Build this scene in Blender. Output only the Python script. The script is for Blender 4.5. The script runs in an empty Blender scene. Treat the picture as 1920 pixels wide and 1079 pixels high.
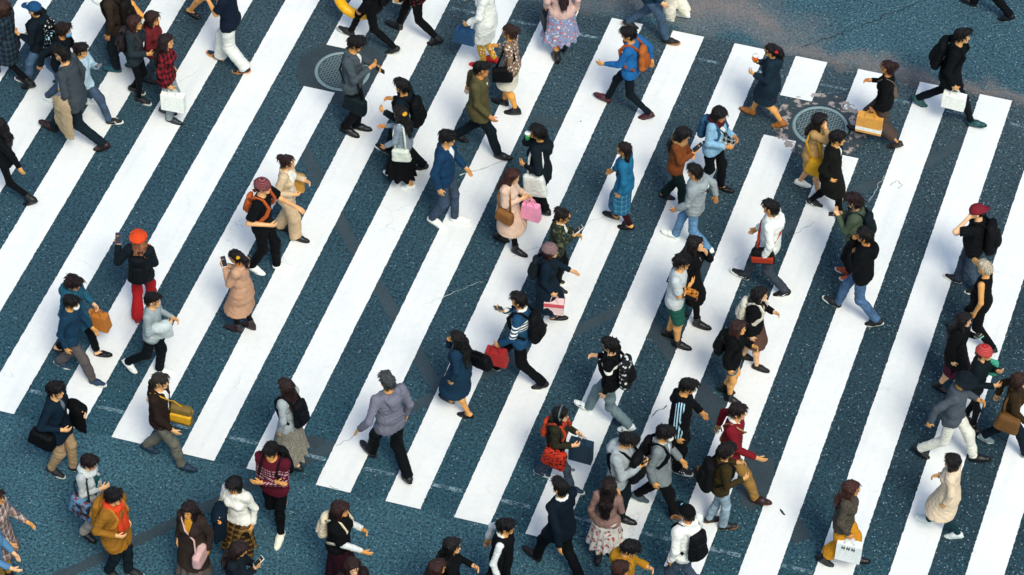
import bpy, math, random
import numpy as np
from mathutils import Matrix, Vector
R_ = math.radians
scn = bpy.context.scene
col = scn.collection

# ------------------------------------------------------------------ camera (long lens, high viewpoint over the crossing)
F_PX, TILT, YAW, ROLL = 6323.7, R_(48.0), R_(-17.74), R_(1.5)
CAM = np.array([15.781, -24.238, 33.277])
_fw = np.array([math.cos(TILT)*math.sin(YAW), math.cos(TILT)*math.cos(YAW), -math.sin(TILT)])
_r = np.array([math.cos(YAW), -math.sin(YAW), 0.0]); _u = np.cross(_r, _fw)
_r, _u = math.cos(ROLL)*_r + math.sin(ROLL)*_u, -math.sin(ROLL)*_r + math.cos(ROLL)*_u
cd = bpy.data.cameras.new('camera'); cam = bpy.data.objects.new('camera', cd); col.objects.link(cam)
cd.sensor_width = 36.0; cd.lens = F_PX/1920.0*36.0; cd.clip_start = 0.5; cd.clip_end = 2000.0
cam.matrix_world = Matrix(((_r[0], _u[0], -_fw[0], CAM[0]), (_r[1], _u[1], -_fw[1], CAM[1]), (_r[2], _u[2], -_fw[2], CAM[2]), (0, 0, 0, 1)))
scn.camera = cam

def ground_at(x, y, z=0.0):
    """point of the street that the photograph shows at (x, y)"""
    d = (x-960)*_r - (y-539.5)*_u + F_PX*_fw
    return CAM + d*((z-CAM[2])/d[2])

# ------------------------------------------------------------------ light: blue open shade between tall buildings
SUN_EL, SUN_AZ = R_(54.0), R_(-50.0)
w = bpy.data.worlds.new('World'); scn.world = w; w.use_nodes = True
nt = w.node_tree; bg = nt.nodes['Background']
sky = nt.nodes.new('ShaderNodeTexSky'); sky.sky_type = 'NISHITA'; sky.sun_disc = False
sky.sun_elevation = SUN_EL; sky.sun_rotation = R_(90.0) - SUN_AZ
sky.air_density = 1.0; sky.dust_density = 2.5; sky.ozone_density = 1.0
nt.links.new(sky.outputs[0], bg.inputs[0]); bg.inputs[1].default_value = 0.115
sl = bpy.data.lights.new('sun', 'SUN'); so = bpy.data.objects.new('sun', sl); col.objects.link(so)
sl.energy = 1.5; sl.angle = R_(18.0); sl.color = (1.0, 0.91, 0.78)
so.rotation_euler = Vector((math.cos(SUN_EL)*math.cos(SUN_AZ), math.cos(SUN_EL)*math.sin(SUN_AZ), math.sin(SUN_EL))).to_track_quat('Z', 'Y').to_euler()
scn.view_settings.view_transform = 'Standard'; scn.view_settings.look = 'None'
scn.view_settings.gamma = 1.0; scn.view_settings.use_curve_mapping = False
scn.view_settings.exposure = 0.74
# ------------------------------------------------------------------ helpers: materials
def lin(h):
    h = h.lstrip('#'); o = []
    for i in (0, 2, 4):
        c = int(h[i:i+2], 16)/255.0
        o.append(c/12.92 if c <= 0.04045 else ((c+0.055)/1.055)**2.4)
    return (o[0]*.97, min(1, o[1]*1.03), o[2]*.92, 1.0)

class NT:
    """small wrapper to write node trees briefly"""
    def __init__(s, name):
        s.m = bpy.data.materials.new(name); s.m.use_nodes = True
        s.t = s.m.node_tree; s.b = s.t.nodes['Principled BSDF']
    def n(s, typ, **kw):
        o = s.t.nodes.new('ShaderNode'+typ)
        for k, v in kw.items():
            if k.startswith('i_'):
                q = k[2:]; o.inputs[int(q) if q.isdigit() else q.replace('_', ' ')].default_value = v
            else: setattr(o, k, v)
        return o
    def l(s, a, b): s.t.links.new(a, b)
    def put(s, sock, v):
        if hasattr(v, 'links') or hasattr(v, 'is_linked'): s.l(v, sock)
        else: sock.default_value = v
    def math(s, op, a, b=0.0, clamp=False):
        o = s.n('Math', operation=op, use_clamp=clamp); s.put(o.inputs[0], a); s.put(o.inputs[1], b); return o.outputs[0]
    def noise(s, vec, scale, detail=3.0, rough=0.55):
        o = s.n('TexNoise', i_Scale=scale, i_Detail=detail, i_Roughness=rough)
        if vec is not None: s.l(vec, o.inputs['Vector'])
        return o.outputs['Fac']
    def ramp(s, fac, p0, p1, c0=(0, 0, 0, 1), c1=(1, 1, 1, 1)):
        o = s.n('ValToRGB'); e = o.color_ramp.elements
        e[0].position, e[0].color, e[1].position, e[1].color = p0, c0, p1, c1
        s.l(fac, o.inputs[0]); return o.outputs[0]
    def mix(s, fac, a, b, mode='MIX'):
        o = s.n('Mix', data_type='RGBA', blend_type=mode)
        s.put(o.inputs[0], fac); s.put(o.inputs[6], a); s.put(o.inputs[7], b); return o.outputs[2]
    def bump(s, h, strength=0.3, dist=0.01):
        o = s.n('Bump', i_Strength=strength, i_Distance=dist); s.l(h, o.inputs['Height']); s.l(o.outputs[0], s.b.inputs['Normal'])
    def obj(s): return s.n('TexCoord').outputs['Object']

_mats = {}
def cloth(c, pattern='', c2='#ffffff', c3='#000000', rough=0.85):
    key = ('cloth', c, pattern, c2, c3, rough)
    if key in _mats: return _mats[key]
    k = NT('cloth'); p = k.obj()
    base = lin(c); lum = max(base[:3]); dk_ = .45 if lum < .02 else (.68 if lum < .06 else .95); gy = .3*base[0]+.55*base[1]+.15*base[2]; base = tuple((x*.97+gy*.03)*dk_ for x in base[:3])+(1,)
    n1 = k.noise(p, 9.0, 4.0); n2 = k.noise(p, 160.0, 2.0)
    a = k.mix(k.ramp(n1, 0.35, 0.7), tuple(x*0.90 for x in base[:3])+(1,), tuple(min(1, x*1.07) for x in base[:3])+(1,))
    sx = k.n('SeparateXYZ'); k.l(p, sx.inputs[0]); X, Y, Z = sx.outputs
    def wave(src, freq, lo, hi):
        return k.ramp(k.math('FRACT', k.math('MULTIPLY', src, freq)), lo, hi)
    if pattern == 'plaid':
        XY = k.math('ADD', X, Y)
        m = k.mix(wave(Z, 11, .48, .52), a, lin(c2)); m2 = k.mix(wave(XY, 11, .48, .52), a, lin(c2))
        a = k.mix(0.5, m, m2)
        a = k.mix(k.math('GREATER_THAN', k.math('FRACT', k.math('MULTIPLY', Z, 11.0)), 0.9), a, lin(c3))
        a = k.mix(k.math('GREATER_THAN', k.math('FRACT', k.math('MULTIPLY', XY, 11.0)), 0.9), a, lin(c3))
    elif pattern == 'stripes':
        a = k.mix(k.math('GREATER_THAN', k.math('FRACT', k.math('MULTIPLY', Z, 13.0)), 0.55), a, lin(c2))
    elif pattern == 'band':      # woven bands across the chest only
        f = k.math('GREATER_THAN', k.math('FRACT', k.math('MULTIPLY', Z, 22.0)), 0.5)
        zone = k.math('MULTIPLY', k.math('GREATER_THAN', Z, 1.17), k.math('LESS_THAN', Z, 1.40))
        nn = k.math('GREATER_THAN', k.math('FRACT', k.math('MULTIPLY', k.math('ADD', X, Y), 30.0)), 0.35)
        a = k.mix(k.math('MULTIPLY', k.math('MULTIPLY', f, zone), nn), a, lin(c2))
    elif pattern == 'sleeves':   # three pale bands over chest and sleeves
        f = k.math('GREATER_THAN', k.math('FRACT', k.math('MULTIPLY', Z, 18.0)), 0.5)
        zone = k.math('MULTIPLY', k.math('GREATER_THAN', Z, 1.10), k.math('MULTIPLY', k.math('LESS_THAN', Z, 1.27), k.math('GREATER_THAN', Y, -.10)))
        a = k.mix(k.math('MULTIPLY', f, zone), a, lin(c2))
    elif pattern == 'track':     # three pale stripes down each sleeve
        zone = k.math('MULTIPLY', k.math('GREATER_THAN', k.math('ABSOLUTE', Y), .165), k.math('LESS_THAN', k.math('ABSOLUTE', k.math('SUBTRACT', X, .01)), .055))
        a = k.mix(k.math('MULTIPLY', zone, k.math('GREATER_THAN', k.math('FRACT', k.math('MULTIPLY', X, 30.0)), .5)), a, lin(c2))
    elif pattern == 'hemband':   # one white band across the chest
        zone = k.math('MULTIPLY', k.math('GREATER_THAN', Z, 1.17), k.math('LESS_THAN', Z, 1.215))
        a = k.mix(zone, a, lin(c2))
    elif pattern in ('floral', 'camo', 'print'):
        sc = {'floral': 17.0, 'camo': 11.0, 'print': 26.0}[pattern]
        v = k.n('TexVoronoi', i_Scale=sc); k.l(p, v.inputs['Vector'])
        nz = k.noise(p, sc, 2.0)
        if pattern == 'camo':
            a = k.mix(k.ramp(nz, .45, .52), a, lin(c2)); a = k.mix(k.ramp(k.noise(p, sc*1.7, 2.0), .54, .6), a, lin(c3))
        else:
            a = k.mix(k.ramp(v.outputs['Distance'], .28, .38, (1, 1, 1, 1), (0, 0, 0, 1)), a, lin(c2))
            a = k.mix(k.ramp(k.noise(p, sc*1.3, 1.0), .60, .66), a, lin(c3))
    elif pattern == 'tweed':
        a = k.mix(k.ramp(k.noise(p, 70.0, 2.0), .42, .6), a, lin(c2))
    elif pattern == 'knit':
        a = k.mix(wave(Z, 55, .3, .7), a, k.mix(0.35, a, lin(c2)))
    a = k.mix(k.math('MULTIPLY', n2, 0.35), a, k.mix(1.0, a, (0.6, 0.6, 0.6, 1), 'MULTIPLY'))
    k.l(a, k.b.inputs['Base Color'])
    k.b.inputs['Roughness'].default_value = rough; k.b.inputs['Specular IOR Level'].default_value = 0.12
    if pattern == 'front':     # closing line down the front and the hem seam
        ln_ = k.math('MULTIPLY', k.math('LESS_THAN', k.math('ABSOLUTE', Y), .007), k.math('GREATER_THAN', X, .0))
        a2 = k.mix(k.math('MULTIPLY', ln_, .6), a, (.25*base[0], .25*base[1], .25*base[2], 1)); k.l(a2, k.b.inputs['Base Color'])
    rd = k.n('TexNoise', noise_type='RIDGED_MULTIFRACTAL', i_Scale=6.5, i_Detail=2.5, i_Roughness=.5, i_Distortion=1.4); k.l(p, rd.inputs['Vector'])
    h = k.math('ADD', k.math('MULTIPLY', k.noise(p, 28.0, 4.0), .45), k.math('ADD', k.math('MULTIPLY', n2, 0.15), k.math('MULTIPLY', rd.outputs['Fac'], -.55))); k.bump(h, 0.8, 0.022)
    _mats[key] = k.m; return k.m

def denim(c):
    key = ('denim', c)
    if key in _mats: return _mats[key]
    k = NT('denim'); p = k.obj(); b = lin(c); gy = .3*b[0]+.55*b[1]+.15*b[2]; b = tuple(x*.70+gy*.26 for x in b[:3])+(1,)
    f = k.ramp(k.noise(p, 7.0, 4.0, .65), .38, .68)
    a = k.mix(f, tuple(x*.65 for x in b[:3])+(1,), tuple(min(1, x*1.45) for x in b[:3])+(1,))
    a = k.mix(k.ramp(k.noise(p, 130.0, 1.0), .4, .7), a, k.mix(.10, a, (.6, .7, .8, 1)))
    k.l(a, k.b.inputs['Base Color']); k.b.inputs['Roughness'].default_value = .9; k.b.inputs['Specular IOR Level'].default_value = .2
    k.bump(k.noise(p, 26.0, 4.0), .55, .014); _mats[key] = k.m; return k.m

def plain(c, rough=0.5, spec=0.4, name='leather', bump=0.15):
    key = ('plain', c, rough, spec, name)
    if key in _mats: return _mats[key]
    k = NT(name); p = k.obj(); b = lin(c)
    a = k.mix(k.ramp(k.noise(p, 22.0, 4.0), .35, .7), tuple(x*.9 for x in b[:3])+(1,), tuple(min(1, x*1.08) for x in b[:3])+(1,))
    k.l(a, k.b.inputs['Base Color']); k.b.inputs['Roughness'].default_value = rough; k.b.inputs['Specular IOR Level'].default_value = spec
    k.bump(k.noise(p, 60.0, 3.0), bump, .006); _mats[key] = k.m; return k.m

def hair_mat(c):
    key = ('hair', c)
    if key in _mats: return _mats[key]
    k = NT('hair'); p = k.obj(); b = lin(c); gy = (b[0]+b[1]+b[2])/3; b = tuple(x*.62+gy*.16 for x in b[:3])+(1,)
    mp = k.n('Mapping'); k.l(p, mp.inputs[0]); mp.inputs['Scale'].default_value = (90, 90, 12)
    s = k.noise(mp.outputs[0], 1.0, 3.0, .6)
    a = k.mix(k.ramp(s, .45, .75), tuple(x*.5 for x in b[:3])+(1,), tuple(min(1, x*2.1+.003) for x in b[:3])+(1,))
    k.l(a, k.b.inputs['Base Color']); k.b.inputs['Roughness'].default_value = .36; k.b.inputs['Specular IOR Level'].default_value = .28
    k.bump(s, 1.0, .016); _mats[key] = k.m; return k.m

def skin_mat(tone, hairc, beard=False):
    """skin with lips, brows and eyes coloured in the head's own coordinates (attribute headco)"""
    key = ('skin', tone, hairc, beard)
    if key in _mats: return _mats[key]
    k = NT('skin'); at = k.n('Attribute', attribute_name='headco'); b = lin(tone)
    v = at.outputs['Vector']; sx = k.n('SeparateXYZ'); k.l(v, sx.inputs[0])
    ab = k.n('CombineXYZ'); k.l(sx.outputs[0], ab.inputs[0]); k.l(k.math('ABSOLUTE', sx.outputs[1]), ab.inputs[1]); k.l(sx.outputs[2], ab.inputs[2])
    def blob(c, r, soft=.25):
        s_ = k.n('VectorMath', operation='SUBTRACT'); k.l(ab.outputs[0], s_.inputs[0]); s_.inputs[1].default_value = c
        d = k.n('VectorMath', operation='DIVIDE'); k.l(s_.outputs[0], d.inputs[0]); d.inputs[1].default_value = r
        L = k.n('VectorMath', operation='LENGTH'); k.l(d.outputs[0], L.inputs[0])
        return k.ramp(L.outputs['Value'], 1-soft, 1.0, (1, 1, 1, 1), (0, 0, 0, 1))
    p = k.obj()
    a = k.mix(k.ramp(k.noise(p, 14.0, 3.0), .35, .7), tuple(x*.9 for x in b[:3])+(1,), tuple(min(1, x*1.08) for x in b[:3])+(1,))
    a = k.mix(k.math('MULTIPLY', blob((.07, .045, -.03), (.06, .03, .03), .8), .35), a, (b[0]*1.0, b[1]*.62, b[2]*.55, 1))
    a = k.mix(blob((.095, 0, -.066), (.05, .026, .009)), a, (b[0]*.75, b[1]*.36, b[2]*.36, 1))
    h = lin(hairc)
    if beard:
        a = k.mix(k.math('MULTIPLY', blob((.06, 0, -.085), (.09, .075, .05), .3), .75), a, (h[0], h[1], h[2], 1))
        a = k.mix(blob((.095, 0, -.066), (.05, .02, .006)), a, (b[0]*.7, b[1]*.36, b[2]*.36, 1))
    a = k.mix(blob((.09, .032, .036), (.05, .021, .0065)), a, (h[0]*.8+.01, h[1]*.8+.01, h[2]*.8+.01, 1))
    a = k.mix(blob((.09, .032, .013), (.05, .016, .008)), a, (.62, .58, .54, 1))
    a = k.mix(blob((.09, .032, .013), (.05, .008, .0085)), a, (.012, .008, .006, 1))
    a = k.mix(blob((.09, .032, .021), (.05, .018, .003)), a, (.02, .012, .01, 1))
    k.l(a, k.b.inputs['Base Color']); k.b.inputs['Roughness'].default_value = .5; k.b.inputs['Specular IOR Level'].default_value = .35
    k.b.inputs['Subsurface Weight'].default_value = 0.0
    k.bump(k.noise(p, 60.0, 2.0), .12, .005)
    _mats[key] = k.m; return k.m

# ------------------------------------------------------------------ helpers: implicit surfaces -> one continuous mesh
def V(*a): return np.array(a, float)
def rx(a): c, s = math.cos(a), math.sin(a); return np.array([[1, 0, 0], [0, c, -s], [0, s, c]])
def ry(a): c, s = math.cos(a), math.sin(a); return np.array([[c, 0, s], [0, 1, 0], [-s, 0, c]])
def rz(a): c, s = math.cos(a), math.sin(a); return np.array([[c, -s, 0], [s, c, 0], [0, 0, 1]])
def unit(v): return v/(np.linalg.norm(v)+1e-12)

class Field:
    def __init__(s, h=0.015): s.h = h; s.ops = []; s.post = []
    def cone(s, a, b, ra, rb=None, k=0.03, sc=None, fr=None, cuts=(), sub=False):
        """tapered capsule a-b; sc stretches its cross-section along the axes of frame fr; cuts = planes (point, normal)"""
        rb = ra if rb is None else rb
        s.ops.append((np.asarray(a, float), np.asarray(b, float), ra, rb, k, sc, fr, cuts, sub)); return s
    def box(s, c, half, r, fr=None, taper=0.0, k=.01):
        """rounded box; taper narrows it towards the top"""
        s.ops.append((np.asarray(c, float), np.asarray(half, float), r, taper, k, 'box', fr, (), False)); return s
    def ball(s, c, r, k=0.03, fr=None, sub=False, cuts=()):
        r = np.asarray(r, float) if np.ndim(r) else V(r, r, r); m = r.min()
        return s.cone(c, c, m, m, k, r/m, fr, cuts, sub)
    def build(s):
        lo = np.full(3, 1e9); hi = -lo
        bbs = []
        for a, b, ra, rb, k, sc, fr, cuts, sub in s.ops:
            if isinstance(sc, str):
                R = np.linalg.norm(b)*1.05+2*s.h+.02; l, u = a-R, a+R; bbs.append((l, u)); lo, hi = np.minimum(lo, l), np.maximum(hi, u); continue
            R = max(ra, rb)*(1.0 if sc is None else float(np.max(sc))) + 0.5*k + 2*s.h
            l, u = np.minimum(a, b)-R, np.maximum(a, b)+R; bbs.append((l, u))
            if not sub: lo, hi = np.minimum(lo, l), np.maximum(hi, u)
        h = s.h; lo -= 2*h; n = np.ceil((hi-lo)/h).astype(int)+3
        ax = [lo[i]+h*np.arange(n[i]) for i in range(3)]
        D = np.full(n, 0.4, np.float32)
        for (a, b, ra, rb, k, sc, fr, cuts, sub), (l, u) in zip(s.ops, bbs):
            i0 = np.clip(np.floor((l-lo)/h).astype(int), 0, n-1); i1 = np.clip(np.ceil((u-lo)/h).astype(int)+1, 1, n)
            if np.any(i1 <= i0): continue
            g = np.stack(np.meshgrid(*[ax[i][i0[i]:i1[i]] for i in range(3)], indexing='ij'), -1)
            q = g - a; ba = b - a
            if isinstance(sc, str):
                qq = q if fr is None else q @ fr
                f_ = 1-rb*np.clip((qq[..., 2]+b[2])/(2*b[2]), 0, 1); e = np.abs(qq)-np.stack([b[0]*f_, b[1]*f_, b[2]+0*f_], -1)+ra
                d = np.sqrt((np.maximum(e, 0)**2).sum(-1))+np.minimum(e.max(-1), 0)-ra
                S = D[i0[0]:i1[0], i0[1]:i1[1], i0[2]:i1[2]]; kk = k; hh = np.maximum(kk-np.abs(S-d), 0)/kk; S[...] = np.minimum(S, d)-hh*hh*kk*.25
                continue
            if sc is not None or fr is not None:
                M = np.diag(1.0/(np.ones(3) if sc is None else np.asarray(sc, float))) @ (np.eye(3) if fr is None else fr.T)
                qq = q @ M.T; bb = M @ ba
            else: qq, bb = q, ba
            L = bb @ bb
            if L < 1e-12: d = np.sqrt((qq*qq).sum(-1)) - ra
            else:
                t = np.clip((qq @ bb)/L, 0, 1); e = qq - t[..., None]*bb
                d = np.sqrt((e*e).sum(-1)) - (ra+(rb-ra)*t)
            for pt, nn in cuts: d = np.maximum(d, (g-pt) @ unit(np.asarray(nn, float)))
            S = D[i0[0]:i1[0], i0[1]:i1[1], i0[2]:i1[2]]
            if sub:
                d = -d; kk = max(k, 1e-4); hh = np.maximum(kk-np.abs(S-d), 0)/kk; S[...] = np.maximum(S, d)+hh*hh*kk*.25
            else:
                kk = max(k, 1e-4); hh = np.maximum(kk-np.abs(S-d), 0)/kk; S[...] = np.minimum(S, d)-hh*hh*kk*.25
        for f in s.post:
            m = np.abs(D) < 0.06; idx = np.nonzero(m)
            P = np.stack([ax[i][idx[i]] for i in range(3)], -1); D[idx] += f(P).astype(np.float32)
        return nets(D, lo, h)

def nets(D, lo, h):
    ins = D < 0
    c = np.zeros(np.array(D.shape)-1, np.int8); n = D.shape
    cs = [(i, j, k) for i in (0, 1) for j in (0, 1) for k in (0, 1)]
    for i, j, k in cs: c += ins[i:n[0]-1+i, j:n[1]-1+j, k:n[2]-1+k]
    I = np.stack(np.nonzero((c > 0) & (c < 8)), -1)
    if len(I) == 0: return np.zeros((0, 3)), np.zeros((0, 4), int)
    acc = np.zeros((len(I), 3)); cnt = np.zeros(len(I))
    vals = {o: D[I[:, 0]+o[0], I[:, 1]+o[1], I[:, 2]+o[2]] for o in cs}
    for o in cs:
        for axn in range(3):
            if o[axn]: continue
            p = list(o); p[axn] = 1; d0, d1 = vals[o], vals[tuple(p)]
            m = (d0 < 0) != (d1 < 0); t = np.where(m, d0/(d0-d1+1e-20), 0)
            pos = np.tile(np.array(o, float), (len(I), 1)); pos[:, axn] += t
            acc += np.where(m[:, None], pos, 0); cnt += m
    Vt = lo + h*(I + acc/cnt[:, None])
    vid = np.full(c.shape, -1, np.int64); vid[I[:, 0], I[:, 1], I[:, 2]] = np.arange(len(I))
    F = []
    for axn in range(3):
        b, d = (axn+1) % 3, (axn+2) % 3
        s0 = [slice(None)]*3; s1 = [slice(None)]*3; s0[axn] = slice(0, n[axn]-1); s1[axn] = slice(1, n[axn])
        A, B = ins[tuple(s0)], ins[tuple(s1)]
        E = np.stack(np.nonzero(A != B), -1)
        E = E[(E[:, b] > 0) & (E[:, d] > 0) & (E[:, b] < n[b]-1) & (E[:, d] < n[d]-1)]
        def at(db, dd):
            q = E.copy(); q[:, b] += db; q[:, d] += dd; return vid[q[:, 0], q[:, 1], q[:, 2]]
        Q = np.stack([at(-1, -1), at(0, -1), at(0, 0), at(-1, 0)], -1)
        fl = ~A[E[:, 0], E[:, 1], E[:, 2]]
        Q[fl] = Q[fl][:, ::-1]; F.append(Q)
    F = np.concatenate(F); F = F[(F >= 0).all(1)]
    return Vt, F

def wrinkles(seed, amp=0.005, f=30.0, zdir=1.0):
    r = np.random.RandomState(seed); ks = [(unit(r.normal(size=3)*V(1, 1, 1.6*zdir)), unit(r.normal(size=3)), r.rand()*6.28) for _ in range(4)]
    def fn(P):
        o = 0
        for i, (a, b, ph) in enumerate(ks):
            ff = f*(0.6+0.5*i); w_ = np.sin(P @ a*ff + 2.4*np.sin(P @ b*ff*.45+ph)+ph); o = o + (w_ if i == 0 else 1-2*np.abs(w_)**.7)/(1+.5*i)
        return amp*o*.6
    return fn

def mesh_obj(name, verts, faces, mats, parent=None, smooth=True, midx=None):
    """verts (n,3); faces: (m,4) array or list of tuples -> ONE mesh object"""
    me = bpy.data.meshes.new(name)
    if isinstance(faces, np.ndarray) and len(faces):
        me.vertices.add(len(verts)); me.vertices.foreach_set('co', np.ascontiguousarray(verts, np.float32).ravel())
        me.loops.add(faces.size); me.polygons.add(len(faces))
        me.loops.foreach_set('vertex_index', faces.astype(np.int32).ravel())
        me.polygons.foreach_set('loop_start', np.arange(0, faces.size, faces.shape[1], dtype=np.int32))
        me.polygons.foreach_set('loop_total', np.full(len(faces), faces.shape[1], np.int32))
        me.update(calc_edges=True)
    else: me.from_pydata([tuple(v) for v in verts], [], [tuple(f) for f in faces]); me.update()
    for m in (mats if isinstance(mats, (list, tuple)) else [mats]): me.materials.append(m)
    if smooth: me.polygons.foreach_set('use_smooth', np.ones(len(me.polygons), bool))
    if midx is not None: me.polygons.foreach_set('material_index', np.asarray(midx, np.int32))
    o = bpy.data.objects.new(name, me); col.objects.link(o)
    if parent is not None: o.parent = parent
    return o

class MB:
    """collects tubes, boxes and lathes that belong to one mesh"""
    def __init__(s): s.v = []; s.f = []
    def add(s, v, f):
        k = len(s.v); s.v += [tuple(map(float, x)) for x in v]; s.f += [tuple(int(i)+k for i in q) for q in f]; return s
    def tube(s, pts, rad, n=8, flat=None, up=(0, 0, 1)):
        pts = [np.asarray(p, float) for p in pts]; m = len(pts); rad = [rad]*m if not isinstance(rad, (list, tuple)) else rad
        v = []
        for i, p in enumerate(pts):
            t = unit(pts[min(i+1, m-1)]-pts[max(i-1, 0)]); u = np.asarray(up, float)
            if abs(t @ unit(u)) > .95: u = V(1, 0, 0) if abs(t[0]) < .9 else V(0, 1, 0)
            a = unit(np.cross(t, u)); b = np.cross(a, t)
            for j in range(n):
                th = 2*math.pi*j/n; v.append(p + rad[i]*(math.cos(th)*a*(1 if flat is None else flat) + math.sin(th)*b))
        f = [(i*n+j, i*n+(j+1) % n, (i+1)*n+(j+1) % n, (i+1)*n+j) for i in range(m-1) for j in range(n)]
        f += [tuple(range(n))[::-1], tuple((m-1)*n+j for j in range(n))]
        return s.add(v, f)
    def box(s, c, size, rot=None, taper=1.0, bev=0.12):
        """box with bevelled vertical edges; taper scales the top"""
        x, y, z = [q/2 for q in size]; b = bev*min(x, y)
        ring = [(x-b, -y), (x, -y+b), (x, y-b), (x-b, y), (-x+b, y), (-x, y-b), (-x, -y+b), (-x+b, -y)]
        v = []
        for zz, tp in ((-z, 1), (-z*.97, 1), (z*.97, taper), (z, taper)):
            e = .97 if abs(zz) == z else 1.0
            v += [V(px*tp*e, py*tp*e, zz) for px, py in ring]
        R = np.eye(3) if rot is None else rot
        v = [R @ q + np.asarray(c, float) for q in v]
        f = [(i*8+j, i*8+(j+1) % 8, (i+1)*8+(j+1) % 8, (i+1)*8+j) for i in range(3) for j in range(8)]
        f += [tuple(range(8))[::-1], tuple(24+j for j in range(8))]
        return s.add(v, f)
    def obj(s, name, mat, parent=None, smooth=False): return mesh_obj(name, s.v, s.f, mat, parent, smooth)

def tag(o, label=None, cat=None, group=None, kind=None):
    if label: o['label'] = label
    if cat: o['category'] = cat
    if group: o['group'] = group
    if kind: o['kind'] = kind
    return o
# ------------------------------------------------------------------ the street
PITCH, PAINT = 0.9, 0.457
SKEW, LEN = .0546, 9.352      # the ends of the bars run slightly askew
OFF = {3: (-.02, -.02), 4: (0, -.04), 5: (-.016, -.016), 6: (.004, -.026), 7: (.02, .022), 8: (.02, .022), 9: (.042, .026), 10: (.04, .013), 11: (.022, .02), 12: (.024, .005), 13: (.006, -.04), 14: (-.02, -.02), 15: (-.025, -.025)}
rg = random.Random(5)

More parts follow.
